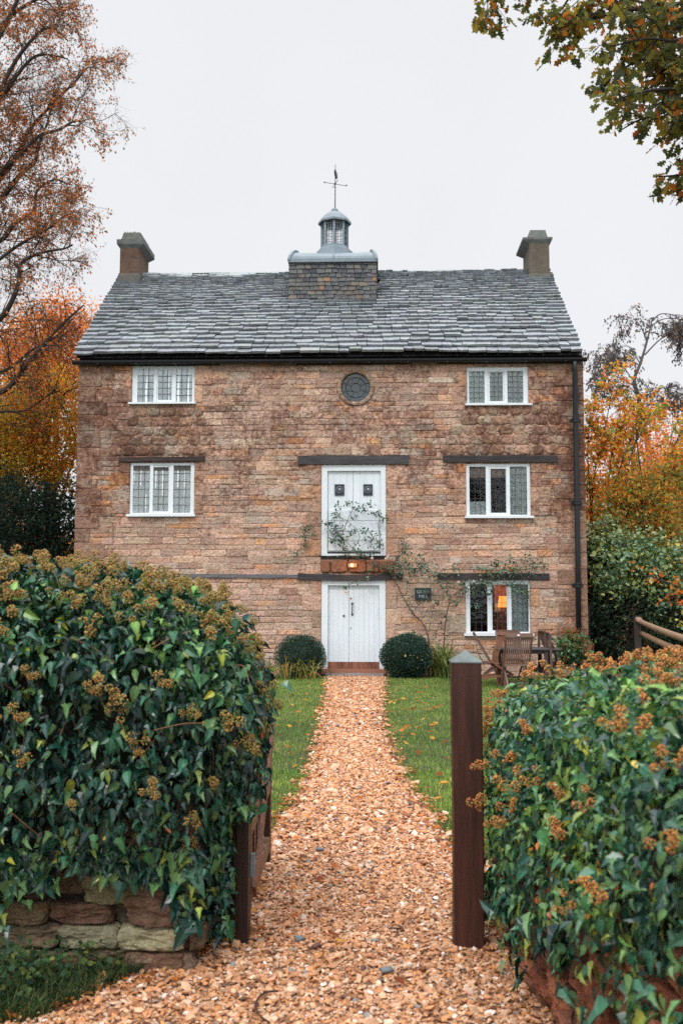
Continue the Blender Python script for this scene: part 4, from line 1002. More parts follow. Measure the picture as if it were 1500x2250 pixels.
class Grower:
    def __init__(s, seed): s.g = np.random.default_rng(seed); s.m = MB(); s.lp = []; s.ld = []; s.c = (0.05, 0.04, 0.035)
    def poly(s, p, d, L, n, wig, grav):
        pts = [np.array(p, float)]; d = np.array(d, float); d /= np.linalg.norm(d); st = L / n
        for i in range(n):
            d = d + s.g.normal(0, wig, 3) + np.array([0, 0, grav]); d /= np.linalg.norm(d); pts.append(pts[-1] + d * st)
        return np.array(pts)
    def branch(s, pts, r0, r1, lev, par):
        """par: dict of lists per level: n (children), L (length), g (gravity), wig, spread, r"""
        pts = np.asarray(pts, float); k = len(pts)
        s.m.tube(pts, np.linspace(r0, r1, k), 7 if r0 > .05 else (4 if r0 > .012 else 3), s.c, cap=False)
        if lev >= len(par['n']): 
            nl = par['leaves']; 
            if nl:
                q = s.g.uniform(.15, 1, nl) * (k - 1); i = q.astype(int).clip(0, k - 2); f = (q - i)[:, None]
                s.lp.append(pts[i] * (1 - f) + pts[i + 1] * f + s.g.normal(0, par.get('lj', .02), (nl, 3))); s.ld.append(np.repeat((pts[-1] - pts[0])[None], nl, 0))
            return
        seg = np.linalg.norm(np.diff(pts, axis=0), axis=1); tot = seg.sum(); cum = np.concatenate([[0], np.cumsum(seg)])
        n = par['n'][lev]; n = int(round(n * tot)) if par.get('perm', [0] * 9)[lev] else n
        for q in s.g.uniform(par['from'][lev], 1, max(1, n)):
            a = q * tot; i = min(np.searchsorted(cum, a, side='right') - 1, k - 2); f = (a - cum[i]) / max(seg[i], 1e-6)
            p = pts[i] * (1 - f) + pts[i + 1] * f; t = unit(pts[i + 1] - pts[i])
            side = s.g.normal(size=3); side -= t * np.dot(side, t); side = unit(side)
            sp = par['spread'][lev]; d = t * (1 - sp) + side * sp + np.array(par.get('bias', (0, 0, 0)))
            L = par['L'][lev] * s.g.uniform(.6, 1.3) * (1 - .35 * q)
            rr = (r0 + (r1 - r0) * q)
            s.branch(s.poly(p, d, L, par['seg'][lev], par['wig'][lev], par['g'][lev]), min(rr * .7, par['r'][lev]), par['r'][lev] * .4, lev + 1, par)
    def leaves(s, name, tmpl, size, pal, w, mat, parent, droop=.5, CT=None, jit=.2, keep=None):
        P = np.concatenate(s.lp); D = unit(np.concatenate(s.ld)); n = len(P)
        if keep is not None:
            k = keep(P, s.g); P, D = P[k], D[k]; n = len(P)
        tip = unit(D * .6 + s.g.normal(0, .6, (n, 3)) + np.array([0, 0, -droop])); nor = unit(s.g.normal(size=(n, 3)) + np.array([0, 0, .6]))
        m = MB(); sz = size * np.exp(s.g.normal(0, .22, n)); add_leaves(m, tmpl, P, tip, nor, sz, pick(pal, n, jit, s.g, w).clip(.003, .9), CT)
        return m.obj(name, mat, parent)
def smooth_line(P, n=4):
    P = np.array(P, float); out = []
    for i in range(len(P) - 1):
        a, b, c, d = P[max(i - 1, 0)], P[i], P[i + 1], P[min(i + 2, len(P) - 1)]
        for t in np.arange(n) / n: out.append(.5 * (2 * b + (c - a) * t + (2 * a - 5 * b + 4 * c - d) * t * t + (3 * b - a - 3 * c + d) * t ** 3))
    return np.array(out + [P[-1]])
def pxline(L, Y, dy=None):
    return smooth_line([W(x, y, Y + (0 if dy is None else dy * i)) for i, (x, y) in enumerate(L)])

OR1 = [(0.62, 0.19, 0.04), (0.52, 0.15, 0.035), (0.68, 0.24, 0.04), (0.34, 0.12, 0.05), (0.22, 0.12, 0.06), (0.16, 0.15, 0.08)]
# --- big birch on the left, beside the house
YB1 = 25.5
gr = Grower(21)
base = np.array([W(-150, 1300, YB1 + .5)[0], YB1 + .5, -.1])
birch = thing('birch_tree', 'tall half-bare birch with rusty leaves overhanging the left of the house', 'tree', tuple(base))
trunk = smooth_line([base, W(-140, 1000, YB1 + .4), W(-120, 720, YB1 + .2), W(-90, 420, YB1), W(-60, 100, YB1), W(-20, -250, YB1)])
limbs = [([(-110, 560), (-60, 440), (0, 392), (45, 330), (62, 290), (110, 235), (170, 175), (190, 150)], .10, .6),
         ([(-105, 480), (-40, 420), (0, 380), (40, 345), (85, 300), (130, 285), (160, 268), (180, 266)], .09, -.3),
         ([(-115, 600), (-50, 470), (0, 440), (45, 385), (78, 355), (85, 320), (105, 270), (120, 200)], .10, .2),
         ([(-120, 640), (-60, 540), (0, 530), (35, 490), (75, 465), (82, 420), (120, 395), (150, 405)], .09, .4),
         ([(-120, 800), (-60, 740), (0, 700), (25, 665), (42, 620), (48, 577), (95, 555), (140, 547), (160, 538)], .10, -.4),
         ([(-130, 940), (-50, 880), (15, 855), (60, 800), (95, 760), (120, 730), (160, 692), (185, 670)], .10, .3),
         ([(-120, 880), (-40, 830), (20, 810), (70, 770), (130, 735), (160, 700)], .06, .9),
         ([(-90, 400), (-40, 300), (10, 180), (60, 100), (110, 60), (150, 90)], .09, .1),
         ([(-80, 250), (-20, 120), (30, 20), (70, -60), (110, -90)], .09, -.2),
         ([(-80, 300), (0, 220), (50, 150), (90, 120), (150, 130)], .08, .8),
         ([(-110, 620), (-30, 590), (40, 540), (110, 500), (145, 475), (165, 495)], .06, -.2),
         ([(-60, 150), (0, 60), (60, 10), (100, 0), (130, 40)], .07, .5),
         ([(-130, 980), (-60, 930), (0, 905), (60, 900), (130, 850)], .06, .4)]
par = dict(n=[2.9, 8, 7], perm=[1, 0, 0], L=[1.75, .85, .42], g=[.02, -.03, -.20], wig=[.16, .20, .22], spread=[.55, .6, .6], r=[.018, .007, .0035], seg=[6, 4, 4], leaves=6, lj=.03, bias=(.0, 0, .02))
par['from'] = [.15, .2, .15]
gr.m.tube(trunk, np.linspace(.26, .08, len(trunk)), 12, (.30, .28, .25), cap=False)
for L, r, dy in limbs: gr.branch(pxline(L, YB1, dy * .3), r, .018, 0, par)
gr.m.obj('trunk', M['bark'], birch, smooth=True)
def keep1(P, g):
    v = np.array([nz(p, .9, 3) for p in P]); z = P[:, 2]
    pr = np.clip(.46 + 2.2 * v + np.where(z > 11.5, .35, 0) - np.where((z > 6.5) & (z < 11), .24, 0), .12, 1); return g.uniform(size=len(P)) < pr
gr.leaves('crown', DIA, .062, OR1, [5, 4, 2, 6, 6, 6], M['leaf'], birch, .6, keep=keep1)

# --- leafy crowns made of leaf clusters round a branched trunk
def leaf_cloud(m, tmpl, C0, Rr, ncl, per, sig, size, pal, w, gg, shell=.55, droop=.4, jit=.2, flat=1.0, CT=None, up=.5):
    d = unit(gg.normal(size=(ncl, 3))); rad = shell + (1 - shell) * gg.uniform(size=(ncl, 1)) ** .7
    lump = np.array([[1 + .28 * nz(q * 2.1, 1, 5) + .15 * nz(q * 5, 1, 8)] for q in d])
    cc = np.array(C0) + d * rad * lump * np.array(Rr)
    P = np.repeat(cc, per, 0) + gg.normal(0, 1, (ncl * per, 3)) * sig * np.array([1, 1, flat]); n = len(P)
    P[:, 2] = np.maximum(P[:, 2], .02)
    tip = unit(gg.normal(size=(n, 3)) + np.array([0, 0, -droop])); nor = unit(gg.normal(0, .6, (n, 3)) + np.array([0, -.2, up]))
    cl = np.repeat(pick(pal, ncl, jit, gg, w), per, 0) * .55 + pick(pal, n, jit, gg, w) * .45
    add_leaves(m, tmpl, P, tip, nor, size * np.exp(gg.normal(0, .25, n)), cl.clip(.003, .9), CT)
def bush(name, label, cat, c, r, ncl, per, sig, size, pal, w, seed, tmpl=DIA, nst=6, mat='leaf', group=None, shell=.5, stemc=(.05, .035, .03), stemh=.8, flat=.7, up=.5, droop=.4, core=None):
    gg = np.random.default_rng(seed); t = thing(name, label, cat, (c[0], c[1], 0), group)
    m = MB()
    for i in range(nst):
        a = gg.uniform(0, 6.28); e = np.array([c[0] + r[0] * .6 * math.cos(a), c[1] + r[1] * .6 * math.sin(a), c[2] + r[2] * stemh * gg.uniform(.3, 1)])
        s0 = np.array([c[0] + .2 * math.cos(a), c[1] + .2 * math.sin(a), -.05]); md = (s0 + e) / 2 + np.array([gg.normal(0, .1), gg.normal(0, .1), .1])
        m.tube(smooth_line([s0, md, e]), np.linspace(.03 * r[2], .006, 9), 5, stemc, cap=False)
        for _ in range(4):
            q = md + (e - md) * gg.uniform(); f = q + gg.normal(0, .35, 3) * r; m.tube(smooth_line([q, (q + f) / 2 + (0, 0, .05), f]), np.linspace(.012, .004, 9), 3, stemc, cap=False)
    m.obj('stem', M['bark'], t, smooth=True)
    m = MB(); leaf_cloud(m, tmpl, c, r, ncl, per, sig, size, pal, w, gg, shell, flat=flat, up=up, droop=droop)
    m.obj('foliage', M[mat], t)
    return t
def tree(name, label, c, r, ncl, per, sig, size, pal, w, seed, tmpl=DIA, trunk_r=.16, group=None, nb=14, shell=.35):
    gg = np.random.default_rng(seed); t = thing(name, label, 'tree', (c[0], c[1], 0), group); m = MB()
    tk = smooth_line([(c[0], c[1], -.1), (c[0] + gg.normal(0, .15), c[1], c[2] * .5), (c[0] + gg.normal(0, .2), c[1], c[2]), (c[0], c[1], c[2] + r[2] * .8)])
    m.tube(tk, np.linspace(trunk_r, .02, len(tk)), 9, (.06, .05, .045), cap=False)
    for i in range(nb):
        k = gg.integers(len(tk) // 3, len(tk) - 1); a = gg.uniform(0, 6.28); e = np.array(c) + np.array(r) * unit(gg.normal(size=3)) * .85; p = tk[k]
        md = (p + e) / 2 + (0, 0, .3); ln = smooth_line([p, md, e]); m.tube(ln, np.linspace(.045, .008, 9), 5, (.05, .04, .04), cap=False)
        for _ in range(6):
            q = ln[gg.integers(3, 9)]; f = q + gg.normal(0, .28, 3) * r; m.tube(smooth_line([q, (q + f) / 2 + (0, 0, .1), f]), np.linspace(.012, .004, 9), 3, (.05, .04, .04), cap=False)
    m.obj('trunk', M['bark'], t, smooth=True)
    m = MB(); leaf_cloud(m, tmpl, c, r, ncl, per, sig, size, pal, w, gg, shell); m.obj('crown', M['leaf'], t)
    return t
YO = [(0.80, 0.33, 0.03), (0.75, 0.45, 0.05), (0.80, 0.24, 0.03), (0.38, 0.36, 0.05), (0.22, 0.26, 0.05), (0.50, 0.15, 0.03)]
OO = [(0.75, 0.23, 0.03), (0.62, 0.17, 0.03), (0.82, 0.34, 0.04), (0.42, 0.13, 0.03), (0.32, 0.22, 0.05)]
GRN = [(0.05, 0.12, 0.06), (0.07, 0.16, 0.08), (0.04, 0.09, 0.05), (0.11, 0.17, 0.06), (0.18, 0.19, 0.05)]
def at(px, py, Y): p = W(px, py, Y); return (float(p[0]), float(p[1]), float(p[2]))
tree('beech_tree', 'bright orange beech whose crown touches the left edge of the slate roof', at(130, 770, 33), (2.2, 1.8, 2.0), 900, 14, .22, .09, OO, [8, 6, 5, 3, 2], 31)
tree('beech_tree', 'orange beech behind the birch at the far left edge of the photo', at(10, 860, 31), (2.6, 1.8, 2.2), 900, 14, .22, .09, OO, [6, 6, 5, 4, 3], 32)
tree('maple_tree', 'yellow and orange maple beside the left corner of the house', at(110, 950, 28.5), (2.0, 1.6, 2.1), 1000, 14, .2, .09, YO, [8, 7, 5, 6, 5, 3], 33)
tree('maple_tree', 'yellow green maple at the left edge above the dark evergreen shrub', at(15, 985, 27.5), (1.6, 1.5, 1.7), 700, 14, .2, .085, YO, [4, 6, 2, 8, 9, 3], 34)
DKG = [(0.012, 0.028, 0.02), (0.02, 0.045, 0.03), (0.03, 0.06, 0.03), (0.01, 0.02, 0.016), (0.06, 0.08, 0.02)]
for i, (a, lb) in enumerate(((at(120, 1190, 26.5), 'dark evergreen shrub against the left corner of the house'), (at(25, 1170, 25.5), 'dark evergreen shrub at the left edge behind the ivy hedge'))):
    bush('evergreen_shrub', lb, 'shrub', a, (1.35, 1.3, 1.55), 900, 14, .13, .075, DKG, [8, 6, 3, 8, 1], 41 + i, up=.3)
m = MB(); gg = np.random.default_rng(9)
def rock(m, c, s, col, gg, rough=.12, sub=None):
    V, Fc = ICO1; k = 1 / (np.abs(V) ** 4).sum(1) ** .25; V = V * k[:, None]
    d = np.array([1 + rough * nz(v * 1.7, 1, gg.integers(99)) for v in V]); sd_ = gg.integers(50)
    d = 1 + rough * np.array([nz(v * 1.9, 1, sd_) for v in V])
    a = gg.normal(0, .05); Rm = rot_z(a)
    m.add((V * d[:, None] * np.array(s) / 2) @ Rm.T + np.array(c), Fc, col)
ICO2 = ico(3)
def drystone(m, p0, p1, z0, h, thick, rh, rw, pal, gg, batter=0.0, face_only=False):
    p0 = np.array(p0, float); p1 = np.array(p1, float); L = np.linalg.norm(p1 - p0); u = (p1 - p0) / L; nrm = np.array([u[1], -u[0]])
    z = z0; a = math.atan2(u[1], u[0])
    while z < z0 + h:
        hh = gg.uniform(*rh); x = gg.uniform(-.06, 0)
        while x < L:
            w = gg.uniform(*rw); off = gg.normal(0, .02); w = w if x + w * 1.5 < L else max(L - x, .06) + gg.uniform(-.01, .02)
            c = p0 + u * (x + w / 2) + nrm * (-thick / 2 + off - batter * (z - z0))
            V, Fc = ICO2; k = 1 / (np.abs(V) ** 14).sum(1) ** (1 / 14); sd_ = int(gg.integers(90)); Vv = V * k[:, None]
            Vv = Vv * (1 + np.array([.15 * nz(v * 1.6, 1, sd_) + .07 * nz(v * 5, 1, sd_) + .035 * nz(v * 13, 1, sd_) for v in V]))[:, None] * np.array([w * 1.0, thick * gg.uniform(.85, 1.1), hh * gg.uniform(.8, 1.06)]) / 2
            m.add(Vv @ rot_z(a + gg.normal(0, .04)).T + np.array([c[0], c[1], z + hh / 2]), Fc, pick(pal, 1, .2, gg)[0].clip(.01, .8)); x += w
        z += hh
drystone(m, (-12.5, 24.4), (-7.0, 24.6), 0, 1.5, .5, (.10, .2), (.2, .5), [(0.16, 0.08, 0.05), (0.12, 0.07, 0.05), (0.2, 0.11, 0.07)], gg)
tag(m.obj('garden_wall', M['rockr'], smooth=False), 'brown garden wall in shade between the hedge and the left house corner', 'wall')

# --- right side of the house
VIB = [(0.11, 0.22, 0.11), (0.19, 0.32, 0.17), (0.06, 0.11, 0.05), (0.27, 0.31, 0.07), (0.52, 0.34, 0.04)]
for i, (p, rr, lb, w) in enumerate(((at(1375, 1260, 25.0), (1.15, 1.2, 1.15), 'glossy green laurel shrub just right of the downpipe corner', [6, 6, 5, 5, 1.5]),
                                 (at(1490, 1290, 24.5), (1.2, 1.2, 1.15), 'glossy green laurel shrub at the right edge above the pole fence', [5, 6, 5, 5, 1.5]),
                                 (at(1315, 1270, 25.6), (.8, .9, 1.75), 'olive green shrub tucked behind the right house corner', [3, 3, 6, 6, 3]))):
    bush('laurel_shrub', lb, 'shrub', p, rr, 430, 13, .15, .11, VIB, w, 51 + i, tmpl=OVAL, mat='ivy', up=.9, droop=.2, nst=9)
bush('dark_shrub', 'dark low shrub in deep shade behind the pole fence', 'shrub', at(1385, 1385, 24.6), (1.9, 1.2, 1.0), 800, 14, .13, .07, DKG, [8, 6, 4, 8, 2], 55, nst=5)
bush('olive_shrub', 'mottled olive and yellow shrub at the right edge below the hazel', 'shrub', at(1460, 1120, 27.0), (1.8, 1.2, 1.2), 420, 14, .20, .09, [(0.22, 0.25, 0.05), (0.40, 0.32, 0.05), (0.65, 0.26, 0.04), (0.12, 0.17, 0.05)], [4, 3, 4, 5], 56, tmpl=OVAL, nst=8)
HZ = [(0.85, 0.32, 0.03), (0.80, 0.22, 0.03), (0.75, 0.45, 0.06), (0.34, 0.34, 0.06), (0.20, 0.27, 0.08), (0.5, 0.16, 0.04)]
def hazel(label, stems, Y, seed, nper, leaves, w):
    gr = Grower(seed); gr.c = (.045, .035, .035)
    b = W(*stems[0][0], Y); t = thing('hazel_sapling', label, 'tree', (b[0], Y, 0), None)
    par = dict(n=[nper, 5], perm=[1, 0], L=[1.2, .55], g=[.03, .0], wig=[.10, .12], spread=[.38, .45], r=[.010, .005], seg=[5, 4], leaves=leaves, lj=.05); par['from'] = [.15, .1]
    for S in stems:
        ln = pxline(S, Y); ln = np.vstack([[ln[0][0], Y, -.05], ln]); ln = smooth_line(ln, 2); gr.branch(ln, .035, .009, 0, par)
    gr.m.obj('trunk', M['bark'], t, smooth=True); gr.leaves('crown', OVAL, .10, HZ, w, M['leaf'], t, .3)
hazel('leafy hazel with thin stems right beside the house corner', [[(1305, 1250), (1300, 1130), (1305, 1040), (1330, 930), (1345, 850)], [(1320, 1250), (1340, 1120), (1370, 1000), (1400, 930)], [(1300, 1250), (1296, 1100), (1290, 980), (1300, 880)], [(1345, 1250), (1335, 1080), (1350, 960), (1365, 890)]], 28.0, 61, 4.0, 9, [6, 6, 6, 5, 4, 3])
hazel('leafy hazel with a dark forked stem leaning right', [[(1395, 1250), (1415, 1150), (1445, 1060), (1480, 980), (1520, 900)], [(1400, 1250), (1410, 1080), (1400, 990), (1395, 920)], [(1400, 1250), (1435, 1100), (1470, 1040), (1530, 980)], [(1380, 1250), (1375, 1100), (1385, 1000), (1420, 930)]], 27.0, 62, 4.0, 9, [4, 4, 6, 6, 6, 3])
hazel('orange hazel at the right edge in front of the bracken hill', [[(1490, 1250), (1500, 1120), (1510, 1030), (1540, 940)], [(1470, 1250), (1455, 1110), (1465, 1010), (1480, 930)], [(1500, 1250), (1530, 1100), (1580, 1000)]], 30.0, 63, 4.5, 9, [7, 7, 5, 3, 2, 3])
tree('beech_tree', 'orange beech behind the hazels right of the house', at(1395, 1050, 36), (3.0, 1.8, 2.6), 900, 14, .28, .10, OO, [6, 6, 6, 3, 4], 66)
# spray of orange beech leaves low at the right edge
gr = Grower(70); t = thing('beech_sapling', 'low beech sapling with vivid orange leaves at the right edge above the fence', 'tree', tuple(G(1540, 1400)[:2]) + (0,))
par = dict(n=[9], L=[.6], g=[-.02], wig=[.12], spread=[.45], r=[.005], seg=[4], leaves=7, lj=.04); par['from'] = [.2]
for S in ([(1560, 1430), (1540, 1330), (1490, 1290), (1430, 1268), (1400, 1262)], [(1560, 1430), (1545, 1350), (1500, 1320), (1450, 1300)], [(1560, 1430), (1560, 1330), (1500, 1270)]): gr.branch(pxline(S, 21.5), .02, .005, 0, par)
gr.m.obj('trunk', M['bark'], t); gr.leaves('crown', OVAL, .085, [(0.60, 0.19, 0.02), (0.52, 0.12, 0.02)], [1, 1], M['leaf'], t, .3)
# weeping birch far right
YW2 = 46.0
gr = Grower(81); gr.c = (.10, .09, .09)
wb = thing('weeping_birch', 'distant weeping birch with drooping bare twigs against the sky at right', 'tree', at(1425, 1300, YW2)[:2] + (0,))
tr = np.vstack([[*at(1440, 1330, YW2)[:2], -.1], pxline([(1425, 1000), (1415, 940), (1400, 870), (1392, 835), (1405, 800), (1420, 750), (1432, 700)], YW2)])
gr.m.tube(tr, np.linspace(.15, .03, len(tr)), 8, (.12, .11, .11), cap=False)
par = dict(n=[2.6, 9], perm=[1, 0], L=[1.3, 1.3], g=[-.06, -.42], wig=[.16, .15], spread=[.5, .5], r=[.02, .009], seg=[5, 6], leaves=18, lj=.06); par['from'] = [.2, .1]
for S in ([(1392, 840), (1375, 815), (1360, 790), (1340, 775), (1325, 770)], [(1405, 800), (1385, 765), (1370, 760)], [(1420, 750), (1405, 715), (1390, 700)], [(1432, 705), (1450, 690), (1480, 692), (1500, 700)],
          [(1415, 780), (1450, 745), (1480, 735), (1510, 750)], [(1400, 870), (1430, 865), (1460, 850), (1500, 860)], [(1395, 850), (1360, 830), (1330, 820), (1300, 815)], [(1425, 720), (1460, 700), (1520, 705)], [(1405, 880), (1380, 850), (1350, 850)], [(1408, 905), (1440, 880), (1480, 900)]):
    gr.branch(pxline(S, YW2), .038, .010, 0, par)
gr.m.obj('trunk', M['bark'], wb, smooth=True); gr.leaves('crown', DIA, .11, [(0.09, 0.09, 0.10), (0.13, 0.10, 0.08), (0.30, 0.12, 0.04), (0.10, 0.12, 0.12)], [6, 5, 2, 4], M['leaf'], wb, 1.2)

# hill and far woods
def hillz(x, y):
    d = max(0, y - 52); b = 1 - math.exp(-d / 45)
    ridge = np.interp(x / max(y, 1) * 1, [-.6, -.38, -.2, .0, .19, .24, .30, .36, .6], [.20, .12, .02, .02, .10, .148, .172, .195, .25])
    return b * ridge * y * .98
m = MB(); xs = np.linspace(-150, 150, 90); ys2 = np.linspace(50, 190, 40); V = [(x * (y / 120), y, hillz(x * (y / 120), y) - .3 + .8 * nz((x, y, 0), .05)) for y in ys2 for x in xs]
m.add(V, [(j * 90 + i, j * 90 + i + 1, (j + 1) * 90 + i + 1, (j + 1) * 90 + i) for j in range(39) for i in range(89)], (.20, .09, .04))
tag(m.obj('hill', M['plain'], smooth=True), kind='structure')
gg = np.random.default_rng(91); m = MB(); n = 60000
y = gg.uniform(60, 125, n); k = np.where(gg.uniform(size=n) < .75, gg.uniform(.14, .42, n), gg.uniform(-.5, -.24, n)); x = k * y
z = np.array([hillz(a, b) for a, b in zip(x, y)]) + gg.uniform(0, 1, n) ** 2 * 2.2 * np.array([.5 + nz((a, b, 0), .12, 2) for a, b in zip(x, y)]).clip(.15, 1.2)
P = np.stack([x, y, z], 1); add_leaves(m, DIA, P, unit(gg.normal(size=(n, 3))), unit(gg.normal(size=(n, 3)) + (0, -.5, .5)), gg.uniform(.25, .6, n), pick([(0.40, 0.15, 0.05), (0.32, 0.11, 0.05), (0.45, 0.20, 0.06), (0.24, 0.11, 0.06)], n, .2, gg).clip(.01, .8))
tag(m.obj('wood', M['leaf']), 'rust orange bracken and trees covering the far hill', 'wood', kind='stuff')
m = MB(); gg = np.random.default_rng(92)
for sgn in (-1, 1):
    for i in range(9):
        c = (sgn * (8.5 + i * 2.3), gg.uniform(38, 44), 1.6); leaf_cloud(m, DIA, c, (2.4, 1.8, gg.uniform(2.2, 4.0)), 260, 12, .35, .2, [(0.10, 0.08, 0.03), (0.20, 0.10, 0.03), (0.06, 0.07, 0.03), (0.28, 0.12, 0.03)], [4, 4, 4, 2], gg)
tag(m.obj('undergrowth', M['leaf']), 'mixed brown and green undergrowth behind the house', 'undergrowth', kind='stuff')

# --- oak overhanging from the right
YO_ = 8.5
gr = Grower(101); gr.c = (.035, .03, .03)
ok = thing('oak_tree', 'oak with green and orange lobed leaves overhanging the top right corner', 'tree', (5.4, YO_ + .4, 0))
tk = smooth_line([(5.4, YO_ + .4, -.1), (5.35, YO_ + .3, 2.5), (5.2, YO_ + .1, 4.6), (5.0, YO_, 6.5), (4.6, YO_, 9.0)])
gr.m.tube(tk, np.linspace(.28, .10, len(tk)), 12, (.08, .07, .06), cap=False)
par = dict(n=[4.6, 5], perm=[1, 0], L=[.46, .26], g=[-.01, -.04], wig=[.16, .2], spread=[.5, .5], r=[.008, .004], seg=[5, 3], leaves=8, lj=.03); par['from'] = [.30, .1]
for S, r, dy in (([(2000, 200), (1800, 60), (1620, 30), (1500, 45), (1400, 20), (1300, 40), (1240, 60), (1215, 68)], .05, 0),
              ([(2000, -100), (1700, -120), (1500, -60), (1350, -30), (1260, -10), (1235, 20)], .05, .06),
              ([(1900, -300), (1600, -200), (1300, -120), (1180, -70), (1130, -35), (1108, -10)], .035, .0), ([(1300, -120), (1180, -95), (1100, -45), (1068, -8)], .02, .03),
              ([(2000, 250), (1750, 180), (1600, 130), (1500, 150), (1420, 130), (1370, 150), (1350, 170)], .045, .1),
              ([(2000, 300), (1750, 230), (1580, 190), (1490, 195), (1420, 200), (1365, 215)], .045, -.08),
              ([(1600, 190), (1500, 230), (1450, 250), (1400, 265), (1365, 285)], .02, .0), ([(1600, 180), (1500, 215), (1450, 225), (1400, 265)], .02, .05),
              ([(2050, 420), (1750, 330), (1580, 300), (1510, 320), (1470, 345)], .03, .0), ([(2050, 420), (1750, 360), (1560, 370), (1490, 385), (1440, 388)], .03, .05),
              ([(2050, 430), (1750, 400), (1560, 410), (1530, 412), (1505, 425)], .025, .0), ([(1700, 60), (1560, 70), (1480, 90), (1420, 85), (1330, 105)], .03, -.1),
              ([(1650, -30), (1540, 0), (1450, 10), (1380, 0), (1320, -10)], .03, .12), ([(1700, 130), (1560, 120), (1480, 160), (1400, 170)], .03, .15), ([(1650, 20), (1560, 30), (1500, 20), (1440, 60)], .03, .18)):
    gr.branch(pxline(S, YO_, dy), r, .006, 0, par)
gr.m.obj('trunk', M['bark'], ok, smooth=True)
gr.leaves('crown', OAK, .085, [(0.19, 0.18, 0.03), (0.10, 0.12, 0.035), (0.32, 0.22, 0.035), (0.55, 0.18, 0.025), (0.36, 0.10, 0.02), (0.06, 0.08, 0.04)], [8, 8, 5, 2.5, 1.5, 5], M['leaf'], ok, .4)

# ------------------------------------------------------------------ planting by the house
def box_ball(label, px, Yc, r, seed, loose=0.0):
    c = np.array([W(px, 1440, Yc)[0], Yc, r * .86]); t = thing('box_ball', label, 'shrub', (c[0], c[1], 0), 'clipped box balls either side of the door'); gg = np.random.default_rng(seed)
    V, Fc = ico(2); m = MB(); Vd = V * (1 + .10 * np.array([nz(v * 2, 1, seed) for v in V]))[:, None] * np.array([r, r, r * .9]) * .93
    m.add(Vd + c, Fc, (.008, .018, .012)); m.tube([(c[0], c[1], -.1), (c[0], c[1], .3)], .04, 6, (.05, .04, .03)); m.obj('dark_core', M['twig'], t, smooth=True)  # dark solid ball puts the inner shade into colour; short stem below
    n = 15000; d = unit(gg.normal(size=(n, 3))); P = c + d * (r * (1 + .10 * np.array([nz(q * 2, 1, seed) for q in d])) * gg.uniform(.88 - loose, 1.05 + loose, n))[:, None] * np.array([1, 1, .9]); k = P[:, 2] > -.01; P, d = P[k], d[k]; n = len(P)
    m = MB(); add_leaves(m, DIA, P, unit(d + gg.normal(0, .6, (n, 3)) + (0, 0, .3)), unit(d + gg.normal(0, .7, (n, 3))), gg.uniform(.022, .036, n), pick([(0.012, 0.045, 0.03), (0.02, 0.065, 0.04), (0.03, 0.09, 0.05), (0.008, 0.03, 0.022)], n, .25, gg).clip(.003, .9))
    k = gg.integers(0, n, 26); add_leaves(m, OVAL, P[k] + d[k] * .02, unit(gg.normal(size=(26, 3))), d[k], gg.uniform(.05, .07, 26), pick([(0.40, 0.22, 0.04), (0.30, 0.28, 0.05)], 26, .2, gg)); 
    m.obj('foliage', M['ivy'], t)
box_ball('clipped round box ball right of the entrance door', 892, 22.05, .53, 5)
box_ball('clipped round box ball left of the entrance door', 661, 22.1, .50, 6, .09)
def strappy(label, c, n, L, w, pal, wt, seed, name='strap_leaf_plant', spread=.25, lean=.9):
    gg = np.random.default_rng(seed); t = thing(name, label, 'plant', (c[0], c[1], 0)); m = MB()
    for i in range(n):
        a = gg.uniform(0, 6.28); l = L * gg.uniform(.6, 1.15); b = np.array([c[0] + gg.normal(0, spread * .4), c[1] + gg.normal(0, spread * .3), -.02]); d = np.array([math.cos(a), math.sin(a), 0]); s_ = np.array([-d[1], d[0], 0]); le = gg.uniform(.3, 1) * lean
        V = []; col = pick(pal, 1, .2, gg, wt)[0].clip(.01, .8)
        for k in range(7):
            u = k / 6; p = b + d * l * le * u ** 1.6 * .75 + np.array([0, 0, 1]) * l * (u - le * .65 * u ** 2.6); ww = w * (1 - u ** 2) ** .6 / 2 + .001; V += [p - s_ * ww, p + s_ * ww + (0, 0, .003)]
        m.add(V, [(2 * k, 2 * k + 1, 2 * k + 3, 2 * k + 2) for k in range(6)], col)
    m.obj('leaf_blades', M['grass'], t); return t
YS = [(0.35, 0.30, 0.07), (0.18, 0.22, 0.06), (0.45, 0.20, 0.04), (0.08, 0.15, 0.05), (0.50, 0.42, 0.18)]
strappy('small yellowing strap-leaved plant below the left box ball', (G(632, 1490)[0], 21.5), 45, .7, .018, YS, [4, 4, 2, 3, 2], 7, lean=1.35)
strappy('yellowing strap-leaved plant between left box ball and doorstep', (G(678, 1489)[0], 21.45), 48, .7, .018, YS, [4, 4, 2, 3, 2], 8, lean=1.35)
strappy('tall arching strap-leaved plant beside the right box ball', (W(972, 1440, 22.3)[0], 22.3), 120, 1.25, .028, [(0.16, 0.22, 0.06), (0.30, 0.30, 0.09), (0.08, 0.15, 0.05), (0.40, 0.34, 0.12)], [5, 4, 4, 2], 9, lean=1.25)
strappy('low strap-leaved plant in front of the climbing rose stems', (W(1000, 1440, 21.9)[0], 21.9), 60, .7, .022, [(0.10, 0.18, 0.06), (0.22, 0.26, 0.07)], [5, 3], 10)
bush('hydrangea', 'small hydrangea with rusty brown heads at the right foot of the house', 'shrub', at(1255, 1425, 21.3), (.38, .35, .38), 60, 12, .06, .10, [(0.06, 0.14, 0.05), (0.09, 0.20, 0.06), (0.04, 0.09, 0.04)], [1, 1, 1], 58, tmpl=OVAL, mat='ivy', nst=6)
gg = np.random.default_rng(59); c = np.array(at(1255, 1425, 21.3)); m = MB()
